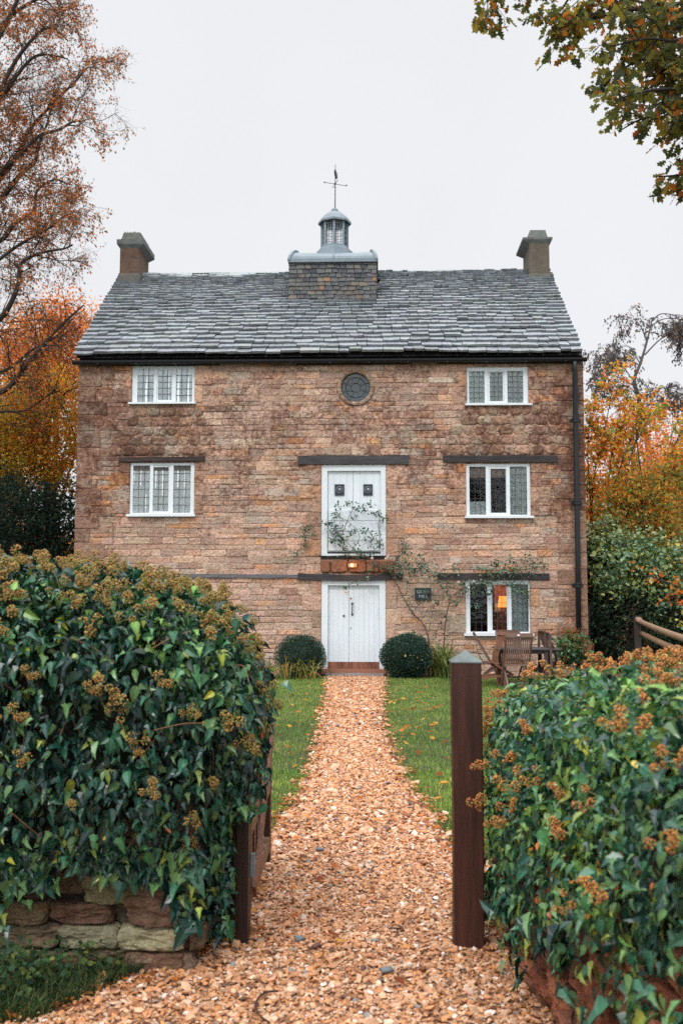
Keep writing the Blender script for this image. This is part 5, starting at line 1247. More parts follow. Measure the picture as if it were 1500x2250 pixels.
d = unit(gg.normal(size=(26, 3)) + (0, -.5, .9)); hc = c + d * np.array([.40, .36, .38])
for h_ in hc: P = h_ + gg.normal(0, .035, (60, 3)); add_leaves(m, DIA, P, unit(gg.normal(size=(60, 3))), unit(gg.normal(size=(60, 3))), np.full(60, .03), pick([(0.35, 0.13, 0.06), (0.25, 0.10, 0.06), (0.42, 0.20, 0.08)], 60, .15, gg))
hy = bpy.data.objects['hydrangea']; m.obj('flower_heads', M['leaf'], hy)

# climbing rose
gr = Grower(111); gr.c = (.10, .055, .035); YR = YW - .16
rose = thing('climbing_rose', 'climbing rose with small green leaves trained over the door and lower right window', 'climbing plant', at(942, 1470, YR)[:2] + (0,))
stems = [[(942, 1410), (932, 1375), (905, 1345), (885, 1310), (872, 1285), (858, 1262)], [(975, 1410), (978, 1370), (985, 1330), (995, 1308), (1030, 1285), (1080, 1268)], [(872, 1285), (865, 1240), (880, 1215), (888, 1185)],
         [(940, 1400), (948, 1350), (955, 1320), (935, 1320), (905, 1330)], [(990, 1315), (970, 1290), (950, 1262), (925, 1245)], [(1080, 1268), (1120, 1255), (1160, 1250), (1200, 1245)], [(1030, 1285), (1060, 1290), (1100, 1285), (1150, 1295), (1157, 1310)],
         [(865, 1255), (830, 1235), (800, 1222), (770, 1212), (745, 1190), (722, 1160), (715, 1140)], [(870, 1265), (820, 1240), (780, 1225), (750, 1215)], [(800, 1222), (835, 1195), (830, 1150), (845, 1140)], [(770, 1212), (790, 1180), (770, 1150), (735, 1130)],
         [(745, 1190), (765, 1140), (780, 1115), (825, 1130)], [(715, 1150), (690, 1152), (672, 1158), (668, 1190), (650, 1215)], [(800, 1222), (770, 1200), (735, 1150), (745, 1115)], [(1085, 1262), (1090, 1240), (1092, 1230)], [(850, 1250), (830, 1262), (790, 1275), (758, 1290)],
         [(905, 1345), (925, 1325), (950, 1318)], [(955, 1400), (965, 1370), (975, 1350), (940, 1340)]]
for i, S in enumerate(stems):
    ln = pxline(S, YR - .02 * (i % 4))
    if i in (0, 1, 3): ln = np.vstack([[ln[0][0], YR + .05, -.05], ln])
    gr.m.tube(ln, np.linspace(.017 if i < 3 else .008, .006 if i < 3 else .003, len(ln)), 5, gr.c, cap=False)
CLU = [(888, 1192, 8, 20), (886, 1215, 11, 40), (880, 1240, 17, 70), (905, 1252, 16, 60), (850, 1248, 12, 45), (930, 1248, 17, 55), (960, 1262, 18, 55), (985, 1285, 16, 40), (1010, 1300, 14, 40), (1030, 1290, 20, 70), (1062, 1283, 17, 70), (1090, 1262, 22, 90), (1130, 1252, 22, 80), (1165, 1245, 20, 60),
       (1190, 1243, 14, 30), (1140, 1292, 15, 55), (1157, 1308, 6, 16), (1090, 1236, 8, 26), (1075, 1300, 9, 20), (1120, 1285, 12, 35), (1000, 1250, 16, 25), (820, 1245, 9, 22), (805, 1262, 9, 12), (895, 1275, 13, 22), (940, 1290, 14, 24), (965, 1320, 12, 18), (900, 1310, 7, 12), (1000, 1325, 10, 16), (1048, 1330, 8, 16),
       (738, 1165, 15, 70), (722, 1150, 12, 35), (736, 1130, 10, 25), (790, 1118, 13, 40), (765, 1106, 8, 22), (812, 1110, 8, 22), (828, 1128, 9, 22), (748, 1185, 14, 55), (733, 1190, 9, 25), (800, 1165, 10, 25), (815, 1180, 15, 50), (832, 1195, 10, 28), (770, 1138, 8, 18), (775, 1168, 8, 18), (845, 1140, 8, 20), (741, 1110, 6, 12),
       (674, 1160, 9, 26), (668, 1180, 8, 26), (668, 1200, 6, 18), (652, 1215, 6, 14), (690, 1170, 5, 8), (757, 1290, 6, 14), (760, 1205, 12, 25), (790, 1212, 12, 18), (820, 1212, 10, 18), (1160, 1215, 16, 22), (1120, 1225, 12, 16), (920, 1225, 14, 16), (925, 1400, 8, 14), (910, 1385, 6, 8), (1060, 1250, 14, 30)]
gg = np.random.default_rng(112); P = []
for px, py, rr, n in CLU:
    c = W(px, py, YR); s_ = rr / 96.0 * .62; P.append(c + gg.normal(0, 1, (n, 3)) * np.array([s_, .06, s_ * .8]))
for i, S in enumerate(stems):
    ln = pxline(S, YR - .02 * (i % 4)); k = gg.integers(0, len(ln), 14); P.append(ln[k] + gg.normal(0, .035, (14, 3)))
P = np.vstack(P); P[:, 1] = np.minimum(P[:, 1], YW - .06); n = len(P)
gr.m.obj('stem', M['bark'], rose, smooth=True)
m = MB(); add_leaves(m, OVAL, P, unit(gg.normal(size=(n, 3)) + (0, -.2, -.5)), unit(gg.normal(0, .7, (n, 3)) + (0, -.7, .5)), gg.uniform(.045, .075, n), pick([(0.045, 0.11, 0.075), (0.07, 0.16, 0.10), (0.10, 0.17, 0.07), (0.18, 0.16, 0.05), (0.03, 0.07, 0.05)], n, .2, gg, [6, 5, 3, 1.5, 5]).clip(.005, .9))
m.obj('leaves', M['ivy'], rose)
for px, py in ((757, 1301), (764, 1301), (846, 1228), (1007, 1279), (1040, 1278), (853, 1222), (817, 1227), (880, 1216), (1160, 1212)):
    m = MB(); c = W(px, py, YR - .08); add_leaves(m, OVAL, np.repeat(c[None], 14, 0), unit(gg.normal(size=(14, 3)) + (0, -.6, .2)), unit(gg.normal(size=(14, 3))), np.full(14, .045), pick([(0.75, 0.62, 0.58), (0.8, 0.72, 0.66)], 14, .05, gg)); m.obj('rose_bloom', M['leaf'], rose)

# ------------------------------------------------------------------ garden table and folding chairs
TE = (0.14, 0.085, 0.065)
YT = 20.2
tx0, tx1 = W(1086, 1421, YT)[0], W(1222, 1416, YT)[0]
t = thing('garden_table', 'dark wet wooden garden table with slatted top under the right window', 'table', ((tx0 + tx1) / 2, YT, 0))
m = MB(); 
for i in range(9): yy = YT - .45 + i * .10; m.box(tx0, tx1, yy, yy + .092, .715, .740, np.array((.075, .07, .075)) * random.uniform(.8, 1.2))
m.obj('table_top', M['teak'], t)
for x in (tx0 + .13, tx1 - .28):
    for y in (YT - .38, YT + .36): m = MB(); m.box(x - .035, x + .035, y - .035, y + .035, 0, .70, (.05, .04, .04)); m.obj('leg', M['teak'], t)
for ya in (YT - .40, YT + .375): m = MB(); m.box(tx0 + .06, tx1 - .06, ya, ya + .025, .64, .712, (.05, .04, .04)); m.obj('apron', M['teak'], t)
def chair(label, loc, rz, tilt=0.0, fold=0.0, col=TE):
    """slatted folding chair, local: sitter faces +y, back at -y"""
    t = thing('folding_chair', label, 'chair', loc, 'wooden folding chairs round the garden table')
    A = Matrix.Rotation(rz, 4, 'Z') @ Matrix.Rotation(tilt, 4, 'X')
    w = .25
    def put(m, name, lb=None):
        for k, v in enumerate(m.v): m.v[k] = (np.c_[v, np.ones(len(v))] @ np.array(A).T)[:, :3] + np.array(loc)
        o = m.obj(name, M['teak'], t); 
        return o
    bt = np.array([0, -.30, 1.02]); bb = np.array([0, -.10, .38])
    def bk(s): return bt + (bb - bt) * s
    m = MB()
    for sx in (-1, 1): m.bar(bk(0) + (sx * w, 0, 0), (sx * w, .28, .01), .03, .045, col)     # back stile runs down to the front foot
    put(m, 'back_frame')
    m = MB(); m.bar(bk(.0) + (-w - .015, 0, 0), bk(.0) + (w + .015, 0, 0), .025, .075, col); m.bar(bk(.88) + (-w, 0, 0), bk(.88) + (w, 0, 0), .02, .04, col)
    for i in range(11):
        x = -w + .045 + i * (2 * w - .09) / 10; pts = [bk(.03 + .85 * q) + (x, -.025 * math.sin(q * math.pi) + .02 * math.sin(q * 6.28), 0) for q in np.linspace(0, 1, 6)]
        for a, b in zip(pts[:-1], pts[1:]): m.bar(a, b, .024, .010, np.array(col) * random.uniform(.8, 1.25))
    put(m, 'backrest')
    m = MB()
    for i in range(8): y = -.14 + i * .052; m.bar((-w + .02, y, .43 + .004 * math.cos(i)), (w - .02, y, .43 + .004 * math.cos(i)), .042, .018, np.array(col) * random.uniform(.8, 1.2))
    for sx in (-1, 1): m.bar((sx * (w - .03), -.17, .41), (sx * (w - .03), .24, .41), .022, .035, col)
    put(m, 'seat')
    for sx in (-1, 1): m = MB(); m.bar((sx * (w - .035), .20, .40), (sx * (w - .035), -.30, .01), .025, .04, col); put(m, 'leg')
    m = MB(); m.bar((-w + .03, -.24, .06), (w - .03, -.24, .06), .02, .03, col); m.bar((-w, .22, .10), (w, .22, .10), .02, .03, col); put(m, 'stretcher')
    return t
def gp(px, Y): return (float(W(px, 1400, Y)[0]), Y, 0)
c1 = chair('brown slatted folding chair nearest the camera with its back to us', gp(1133, 19.55), 0.06, col=(0.20, 0.12, 0.095))
m = MB(); a = W(1131, 1388, 19.2); m.lathe([(.0, 0), (.03, 0), (.03, .004)], (0, 0, 0), 12); 
v = m.v[0]; m.v[0] = np.stack([v[:, 0] + c1.location.x - .0, -v[:, 2] + c1.location.y - .335, v[:, 1] * .55 + 1.02], 1); m.obj('maker_badge', mat_surface('pale_badge', base=(.75, .72, .75), attr=False, bump=0), c1)
chair('folding chair behind the table beneath the window facing us', gp(1120, 21.3), math.pi + .05)
chair('folding chair at the left end of the table standing upright', gp(1072, 20.6), -math.pi / 2 - .1)
chair('folding chair tipped forward against the left end of the table', gp(1072, 19.9), -math.pi / 2 + .15, -.55, col=(.19, .085, .05))
chair('folding chair tipped against the right end of the table nearer the wall', gp(1216, 20.65), math.pi / 2 + .1, -.52, col=(.10, .06, .05))
chair('folding chair tipped against the right end of the table nearer us', gp(1236, 20.0), math.pi / 2 - .05, -.56, col=(.10, .06, .05))

# ------------------------------------------------------------------ pole fence on the right, dark post at the corner
pf = thing('pole_fence', 'rustic fence of round brown poles at the right edge below the shrubs', 'fence', at(1390, 1400, 22.5)[:2] + (0,))
a0, a1 = np.array(at(1405, 1366, 22.5)), np.array(at(1545, 1418, 15.5)); b0, b1 = np.array(at(1408, 1392, 22.5)), np.array(at(1530, 1445, 16.0))
for p, q in ((a0 + (a0 - a1) * .03, a1), (b0, b1)): m = MB(); m.tube(smooth_line([p, (p + q) / 2 + (0, 0, -.02), q]), np.linspace(.055, .065, 9), 10, (.24, .15, .09)); m.obj('rail', M['bark'], pf, smooth=True)
for q in (0, 1.0):
    p = a0 + (a1 - a0) * q; m = MB(); m.box(p[0] - .10, p[0] + .02, p[1] + .02, p[1] + .16, -.05, p[2] + .12, (.05, .04, .035)); m.obj('post', M['bark'], pf)
m = MB(); p = W(1403, 1362, 22.4); m.tube([p + (-.02, -.12, 0), p + (.02, .3, 0)], .06, 12, (.42, .26, .18)); m.obj('sawn_pole_end', M['bark'], pf)
m = MB(); p = W(1287, 1330, 23.6); m.box(p[0] - .06, p[0] + .06, 23.5, 23.62, -.05, p[2], (.02, .02, .022)); tag(m.obj('fence_post', M['beam']), 'dark timber post standing behind the right house corner', 'post')

# ------------------------------------------------------------------ gate and gate posts
BR = (0.050, 0.016, 0.010)
YP = 4.93
px0, px1 = W(995, 1800, YP)[0], W(1061, 1800, YP)[0]; pzt = W(1020, 1457, YP)[2]
gpst = thing('gate_post', 'square brown right gate post with a pale pyramid cap', 'post', ((px0 + px1) / 2, YP + .07, 0), 'brown timber gate posts')
m = MB(); c_ = .006; w_ = px1 - px0
V = []
for z in np.linspace(-.1, pzt, 9):
    for x, y in ((px0 + c_, YP), (px1 - c_, YP), (px1, YP + c_), (px1, YP + w_ - c_), (px1 - c_, YP + w_), (px0 + c_, YP + w_), (px0, YP + w_ - c_), (px0, YP + c_)): V.append((x + .004 * math.sin(z * 2.5), y, z))
m.add(V, [(8 * i + j, 8 * i + (j + 1) % 8, 8 * i + 8 + (j + 1) % 8, 8 * i + 8 + j) for i in range(8) for j in range(8)] + [tuple(range(64, 72))], BR)
m.obj('post_shaft', M['post'], gpst)
m = MB(); ap = W(1030, 1432, YP + .07)[2]; k0 = .004
m.add([(px0 - k0, YP - k0, pzt), (px1 + k0, YP - k0, pzt), (px1 + k0, YP + w_ + k0, pzt), (px0 - k0, YP + w_ + k0, pzt), (px0 - k0, YP - k0, pzt + .006), (px1 + k0, YP - k0, pzt + .006), (px1 + k0, YP + w_ + k0, pzt + .006), (px0 - k0, YP + w_ + k0, pzt + .006), ((px0 + px1) / 2, YP + w_ / 2, ap + .01)],
      [(0, 1, 5, 4), (1, 2, 6, 5), (2, 3, 7, 6), (3, 0, 4, 7), (4, 5, 8), (5, 6, 8), (6, 7, 8), (7, 4, 8)], (.13, .155, .155))
m.obj('post_cap', M['teak'], gpst)
lx0, lx1 = W(519, 1950, YP)[0], W(545, 1950, YP)[0]
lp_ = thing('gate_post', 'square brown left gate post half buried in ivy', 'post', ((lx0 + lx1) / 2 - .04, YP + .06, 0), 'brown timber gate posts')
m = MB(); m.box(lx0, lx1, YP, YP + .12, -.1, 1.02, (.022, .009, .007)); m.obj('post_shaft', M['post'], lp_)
gt_ = thing('garden_gate', 'open brown wooden garden gate swung back along the path beside the ivy', 'gate', (-.64, 5.06, 0))
g0 = np.array([-.645, 5.07, 0]); g1 = np.array([-.672, 6.28, 0]); gu = unit(g1 - g0); BL = (0.16, 0.062, 0.034)
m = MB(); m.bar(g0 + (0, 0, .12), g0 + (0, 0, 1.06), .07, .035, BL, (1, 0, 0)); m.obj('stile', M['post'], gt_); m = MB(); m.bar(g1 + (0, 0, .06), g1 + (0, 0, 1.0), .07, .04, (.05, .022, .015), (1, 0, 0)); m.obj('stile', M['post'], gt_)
for z in (.17, .52, .93): m = MB(); m.bar(g0 + gu * .036 + (0, 0, z), g1 - gu * .036 + (0, 0, z), .035, .085, (.15, .075, .045)); m.obj('rail', M['post'], gt_)
m = MB(); m.bar(g0 + gu * .05 + (.035, 0, .20), g1 - gu * .06 + (.035, 0, .88), .02, .07, BL); m.obj('brace', M['post'], gt_)
for q in np.linspace(.12, .88, 6): m = MB(); p = g0 + (g1 - g0) * q + (-.035, 0, 0); m.bar(p + (0, 0, .07), p + (0, 0, 1.08), .08, .018, BR, (1, 0, 0)); m.obj('pale', M['post'], gt_)
for z in (.30, .86): m = MB(); m.box(-.655, -.60, 5.02, 5.05, z, z + .11, (.35, .38, .40)); m.obj('hinge', M['lead'], gt_)

# ------------------------------------------------------------------ ivy hedges on dry stone walls
def cube_surface(n):
    V, Fc = [], []
    for ax in range(3):
        for sg in (-1, 1):
            b = len(V); u = np.linspace(-1, 1, n)
            for i in range(n):
                for j in range(n):
                    p = [0, 0, 0]; p[ax] = sg; p[(ax + 1) % 3] = u[i]; p[(ax + 2) % 3] = u[j]; V.append(p)
            for i in range(n - 1):
                for j in range(n - 1):
                    q = (b + i * n + j, b + (i + 1) * n + j, b + (i + 1) * n + j + 1, b + i * n + j + 1); Fc.append(q if sg > 0 else q[::-1])
    V = np.array(V, float); k = 1 / (np.abs(V) ** 5).sum(1) ** .2
    return V * k[:, None], np.array(Fc)
CS = cube_surface(26)
IVP = [(0.005, 0.026, 0.022), (0.013, 0.062, 0.044), (0.034, 0.125, 0.070), (0.095, 0.20, 0.070), (0.20, 0.25, 0.045)]
def umbel_mesh(seed, pal):
    gg = np.random.default_rng(seed); m = MB()
    for k in range(gg.integers(3, 6)):
        c = gg.normal(0, .032, 3) * (1, 1, .6) + (0, 0, .05); m.tube([(0, 0, 0), c * .5 + (0, 0, .01), c], .0022, 4, (.16, .17, .05), cap=False)
        n = int(gg.integers(20, 30)); d = unit(gg.normal(size=(n, 3)) + (0, 0, .35)); rr = gg.uniform(.018, .024)
        P = c + d * rr; m.inst(ICO0[0] * .0046, ICO0[1], np.repeat(np.eye(3)[None], n, 0), P, pick(pal, n, .2, gg).clip(.02, .8))
        for q in P[::3]: m.tube([c, q], .0011, 3, (.20, .18, .05), cap=False)
    return m.mesh('flower_head', M['plain'], True)
front_small = False
def hedge(name, label, fmap, nleaf, nhead, nstuff, lsize, headpal, seed, front, pal_w, loc, topbias=1.0, corec=(.012, .016, .010)):
    t = thing(name, label, 'hedge', loc); gg = np.random.default_rng(seed)
    V, Fc = CS; Vw = np.array([fmap(v) for v in V])
    ctr = Vw.mean(0); dirs = unit(Vw - ctr)
    disp = np.array([.10 * nz(p, 2.4, seed) + .09 * nz(p, 5.5, seed + 1) for p in Vw]); Vw = Vw + dirs * disp[:, None]
    m = MB(); m.add(ctr + (Vw - ctr) * .90 - dirs * .14, Fc, corec); m.obj('dark_core', M['twig'], t, smooth=True)  # solid core, its dark colour stands for the shade between the leaves
    Q = Vw[Fc]; nrm = np.cross(Q[:, 1] - Q[:, 0], Q[:, 3] - Q[:, 0]); ar = np.linalg.norm(nrm, axis=1); nrm = nrm / (ar[:, None] + 1e-9)
    cen = Q.mean(1); flip = np.einsum('ij,ij->i', nrm, cen - ctr) < 0; nrm[flip] *= -1
    wgt = ar * front(cen, nrm)
    def samp(n, extra=None):
        w = wgt if extra is None else wgt * extra
        k = gg.choice(len(Fc), n, p=w / w.sum()); a, b = gg.uniform(size=(2, n, 1)); q = Q[k]
        return q[:, 0] * (1 - a) * (1 - b) + q[:, 1] * a * (1 - b) + q[:, 2] * a * b + q[:, 3] * (1 - a) * b, nrm[k]
    P, n_ = samp(nleaf); k = len(P)
    off = gg.uniform(-.24, .07, k); sprig = gg.uniform(size=k) < .04; off[sprig] += gg.uniform(.02, .10, sprig.sum())
    P = P + n_ * off[:, None]
    ok_ = ~((P[:, 0] > .2) & (P[:, 0] < .56) & (P[:, 1] < 5.15)); P, n_ = P[ok_], n_[ok_]; k = len(P)
    tip = unit(n_ * .45 + np.array([0, 0, -1.15]) * (1 - .6 * n_[:, 2:3].clip(0, 1)) + gg.normal(0, .60, (k, 3))); nor = unit(n_ * .8 + np.array([0, 0, .55]) + gg.normal(0, .55, (k, 3)))
    sz = lsize * np.exp(gg.normal(0, .38, k)).clip(.4, 1.6); col = pick(IVP, k, .2, gg, pal_w).clip(.003, .9)
    pt = np.array([nz(p, 1.6, 33) for p in P]); col[pt > .25] = col[pt > .25] * np.array([1.5, 1.35, .9])
    HP, Hn = samp(nhead + nstuff, None if topbias == 1 else (.25 + topbias * nrm[:, 2].clip(0, 1) + .9 * ((cen[:, 2] - cen[:, 2].min()) / np.ptp(cen[:, 2])) ** 2))
    HP = HP + Hn * .05; hd = unit(Hn * .9 + (0, 0, .5) + gg.normal(0, .25, HP.shape))
    # rosettes of leaves under each head
    nr = 6; Rp = np.repeat(HP - hd * .02, nr, 0); a = gg.uniform(0, 6.28, len(Rp)); rx = unit(np.cross(hd, (0.3, .1, 1))); ry = np.cross(hd, rx)
    rt = np.repeat(rx, nr, 0) * np.cos(a)[:, None] + np.repeat(ry, nr, 0) * np.sin(a)[:, None]; rt = unit(rt + (0, 0, -.55) + .25 * np.repeat(hd, nr, 0)); rn = unit(np.repeat(hd, nr, 0) + .3 * gg.normal(size=rt.shape))
    m = MB(); h = gg.uniform(size=k) < .55
    add_leaves(m, IVY, P[h], tip[h], nor[h], sz[h], col[h], IVYC); add_leaves(m, IVY2, P[~h], tip[~h], nor[~h], sz[~h] * 1.05, col[~h], IVY2C)
    add_leaves(m, IVY2, Rp, rt, rn, lsize * gg.uniform(.8, 1.25, len(Rp)), pick(IVP, len(Rp), .18, gg, pal_w).clip(.003, .9), IVY2C)
    # dead and turning leaves among the green, and thin brown runners
    q = gg.integers(0, k, 420 if front_small else 160); add_leaves(m, OVAL, P[q] + n_[q] * .03, tip[q], nor[q], gg.uniform(.018, .040, len(q)), pick([(0.60, 0.20, 0.03), (0.38, 0.10, 0.03), (0.40, 0.30, 0.05)], len(q), .2, gg).clip(.01, .9))
    m.obj('leaves', M['ivy'], t, smooth=False)
    m = MB()
    for q in gg.integers(0, k, 90):
        d0 = unit(np.cross(n_[q], gg.normal(size=3))); ln = smooth_line([P[q], P[q] + d0 * .10 + n_[q] * .02, P[q] + d0 * .22 - np.array([0, 0, .03])]); m.tube(ln, np.linspace(.0028, .0015, len(ln)), 4, (.22, .11, .05), cap=False)
    m.obj('runners', M['twig'], t)['kind'] = 'stuff'
    vs_ = [umbel_mesh(seed * 10 + i, headpal) for i in range(5)]
    order = np.argsort(np.linalg.norm(HP - np.array([0, 0, EYE]), axis=1))
    for c, i in enumerate(order[:nhead]):
        o = bpy.data.objects.new('flower_head', vs_[c % 5]); SC.collection.objects.link(o); o.parent = t; o.matrix_parent_inverse = Matrix.Translation(-t.location)
        q = Vector(hd[i]).to_track_quat('Z', 'Y'); o.rotation_mode = 'QUATERNION'; o.rotation_quaternion = q; o.location = HP[i]; s_ = gg.uniform(.65, 1.05) * (.85 if front_small else 1); o.scale = (s_,) * 3
    if nstuff:
        m = MB()
        for i in order[nhead:]:
            vm = vs_[i % 5]; co = np.empty(len(vm.vertices) * 3, np.float32); vm.vertices.foreach_get('co', co); co = co.reshape(-1, 3) * gg.uniform(.65, 1.05)
            Rm = np.array(Vector(hd[i]).to_track_quat('Z', 'Y').to_matrix()); cc = np.empty(len(co) * 4, np.float32); vm.attributes['col'].data.foreach_get('color', cc)
            fs = [tuple(p.vertices) for p in vm.polygons]; m.add(co @ Rm.T + HP[i], fs, cc.reshape(-1, 4)[:, :3])
        o = m.obj('small_flower_heads', M['plain'], t, smooth=True); o['kind'] = 'stuff'
    return t, samp, gg
HPAL = [(0.30, 0.24, 0.07), (0.36, 0.22, 0.07), (0.22, 0.20, 0.06), (0.34, 0.16, 0.05)]
HPR = [(0.55, 0.20, 0.05), (0.42, 0.16, 0.05), (0.46, 0.27, 0.07), (0.32, 0.11, 0.05)]
def fl(v):   # left hedge
    x = -2.05 + v[0] * 1.42; top = np.interp(x, [-3.5, -1.95, -1.55, -1.2, -.95, -.72, -.6], [1.78, 1.77, 1.76, 1.70, 1.64, 1.52, 1.42]); bot = .46
    y = 4.95 + v[1] * (.62 + .05 * v[2]); z = bot + (top - bot) * (v[2] + 1) / 2
    if v[0] > .3: x += (-.01 + .11 * v[2]) * (v[0] - .3) / .7; y -= 0
    return (x, y, z)
lh, sampL, gl = hedge('ivy_hedge', 'large dark green ivy hedge full of berry heads left of the path', fl, 21000, 100, 260, .047, HPAL, 3,
    lambda c, n: np.where(n[:, 1] < .3, 1.0, 0) * np.where(n[:, 2] < -.6, .15, 1) * np.where(c[:, 0] > -2.7, 1, .3) + np.where((n[:, 1] >= .3) & (n[:, 2] > .3), .4, 0.02), [9, 8, 5, 3, .6], (-2.0, 4.95, 0), 1.5)
def fr(v):   # right hedge: its face runs towards the camera
    y = 3.85 + v[1] * 1.75; face = np.interp(y, [1.9, 2.6, 3.6, 4.6, 5.6], [.90, .76, .68, .60, .52]); x = face + .68 + v[0] * .68
    top = np.interp(y, [2.0, 3.0, 4.0, 5.0, 5.6], [1.35, 1.37, 1.35, 1.27, 1.17]); top += .05 * v[0]; bot = np.interp(y, [2.0, 3.0, 4.2, 5.2], [.72, .58, .40, .20])
    z = bot + (top - bot) * (v[2] + 1) / 2
    if v[0] < -.3: x += .02 * (v[2])
    return (x, y, z)
front_small = True
rh, sampR, gr_ = hedge('ivy_hedge', 'ivy hedge with rusty flower heads right of the gate post', fr, 30000, 100, 90, .041, HPR, 13,
    lambda c, n: np.where((n[:, 0] < .3) | (n[:, 2] > .3), 1.0, .1), [3, 5, 9, 11, 1.4], (1.4, 3.85, 0), 1.1, (.02, .018, .010))
# walls beneath
gg = np.random.default_rng(15)
wl = thing('dry_stone_wall', 'old mossy dry stone wall under the left ivy hedge', 'wall', (-2.0, 4.9, 0))
m = MB(); PW = [(0.12, 0.08, 0.055), (0.17, 0.12, 0.075), (0.09, 0.06, 0.045), (0.21, 0.17, 0.095), (0.14, 0.075, 0.05), (0.24, 0.20, 0.13)]
drystone(m, (-3.2, 4.62), (-.84, 4.62), -.05, .70, .30, (.06, .15), (.14, .40), PW, gg, 0.08)
drystone(m, (-.86, 4.60), (-.82, 5.4), -.05, .66, .3, (.09, .14), (.2, .34), PW, gg, .05)
m.box(-3.2, -.95, 4.72, 5.3, -.1, .62, (.02, .015, .01)); m.box(-.94, -.71, 4.97, 5.3, -.1, .80, (.012, .012, .008))  # near-black fill boxes; the second paints the shade beside the gate post
m.obj('stones', M['rock'], wl, smooth=False)
# ivy trailing down over the stones
def trail(par_, P, fx, lsz, seed, w):
    g_ = np.random.default_rng(seed); n = len(P); m = MB()
    add_leaves(m, IVY, P, unit(g_.normal(0, .5, (n, 3)) + np.array([0, 0, -1]) + .3 * np.array(fx)), unit(g_.normal(0, .35, (n, 3)) + np.array(fx) + (0, 0, .3)), lsz * np.exp(g_.normal(0, .35, n)), pick(IVP, n, .2, g_, w).clip(.003, .9), IVYC)
    m.obj('trailing_leaves', M['ivy'], par_)
g_ = np.random.default_rng(44); P = []
for i in range(58):
    x0_ = g_.uniform(-1.95, -.74); L_ = (.08 + .34 * g_.uniform() ** 1.8) if x0_ < -1.55 else (.04 + .14 * g_.uniform() if x0_ < -.90 else g_.uniform(.15, .40)); nn2 = int(10 + L_ * 60); u_ = g_.uniform(size=nn2)
    P.append(np.stack([x0_ + g_.normal(0, .02, nn2) + .03 * np.sin(u_ * 7 + i), 4.58 - .05 * g_.uniform(size=nn2) - .03, .56 - L_ * u_], 1))
P.append(np.stack([g_.uniform(-.84, -.68, 420), g_.uniform(4.72, 4.95, 420), g_.uniform(.10, .95, 420)], 1)); P.append(np.stack([g_.uniform(-.76, -.58, 260), g_.uniform(4.80, 4.92, 260), 1.25 - .62 * g_.uniform(size=260) ** .8], 1)); P.append(np.stack([g_.uniform(-.66, -.56, 160), g_.uniform(4.95, 5.6, 160), 1.30 - .45 * g_.uniform(size=160)], 1))
trail(lh, np.vstack(P), (0, -1, 0), .05, 45, [6, 7, 6, 4, 1])
wr_ = thing('dry_stone_wall', 'red brown dry stone wall under the right ivy hedge', 'wall', (1.2, 4, 0))
m = MB(); PR_ = [(0.22, 0.075, 0.038), (0.15, 0.055, 0.03), (0.30, 0.12, 0.06), (0.08, 0.035, 0.022)]
for p, q in (((.60, 5.4), (.63, 4.6)), ((.63, 4.6), (.69, 3.7)), ((.69, 3.7), (.80, 2.5)), ((.80, 2.5), (.95, 1.6))): drystone(m, p, q, -.06, .72, .3, (.06, .12), (.10, .24), PR_, gg, .12)
m.add([(.80, 5.4, -.1), (1.0, 3.5, -.1), (1.2, 1.6, -.1), (.80, 5.4, .6), (1.0, 3.5, .6), (1.2, 1.6, .6)], [(0, 1, 4, 3), (1, 2, 5, 4)], (.02, .015, .01))
m.obj('stones', M['rockr'], wr_, smooth=False)
P = []
for i in range(36):
    y0_ = g_.uniform(2.4, 5.3); L_ = .08 + .32 * g_.uniform() ** 1.7; nn2 = int(8 + L_ * 50); u_ = g_.uniform(size=nn2); yy = y0_ + g_.normal(0, .025, nn2)
    P.append(np.stack([np.interp(yy, [2.5, 3.7, 4.6, 5.4], [.80, .69, .63, .60]) - .04 - .05 * g_.uniform(size=nn2), yy, np.interp(yy, [2.5, 4, 5.3], [.64, .44, .26]) - L_ * u_ + .05], 1))
P = np.vstack(P); P[:, 2] = np.maximum(P[:, 2], .03); trail(rh, P, (-1, 0, 0), .05, 46, [4, 6, 7, 6, 2])

# weeds and grass at the foot of the walls
gg = np.random.default_rng(16)
def tri_pts(n, poly): 
    a, b, c = map(np.array, poly); u = gg.uniform(size=(n, 2)); s_ = u.sum(1) > 1; u[s_] = 1 - u[s_]; return a + (b - a) * u[:, :1] + (c - a) * u[:, 1:]
pts = np.vstack([tri_pts(5000, ((-3.2, 4.6), (-1.0, 4.62), (-3.0, 3.7))), tri_pts(5000, ((-1.0, 4.62), (-3.0, 3.75), (-1.34, 4.02)))])
grass('verge_grass', pts, .062, .006, [(0.05, 0.09, 0.03), (0.09, 0.13, 0.04), (0.03, 0.06, 0.025), (0.18, 0.14, 0.06)], [4, 3, 4, 1], 17, 'rough dark grass growing at the foot of the left wall', 1.0)
P = np.vstack([tri_pts(450, ((-3.2, 4.55), (-1.0, 4.58), (-2.8, 3.9))), tri_pts(420, ((-1.15, 4.55), (-1.9, 4.5), (-1.55, 4.0)))]); n = len(P)
P = np.c_[P, gg.uniform(.02, .14, n) * (P[:, 1] > 4.0) + .02]
m = MB(); RND = half([(.32, .12, .02), (.46, .45, .05), (.30, .80, .03)], [(0, .05, 0), (0, .5, -.03), (0, .92, 0)], [(0, 3, 4, 1), (1, 4, 5, 2)])
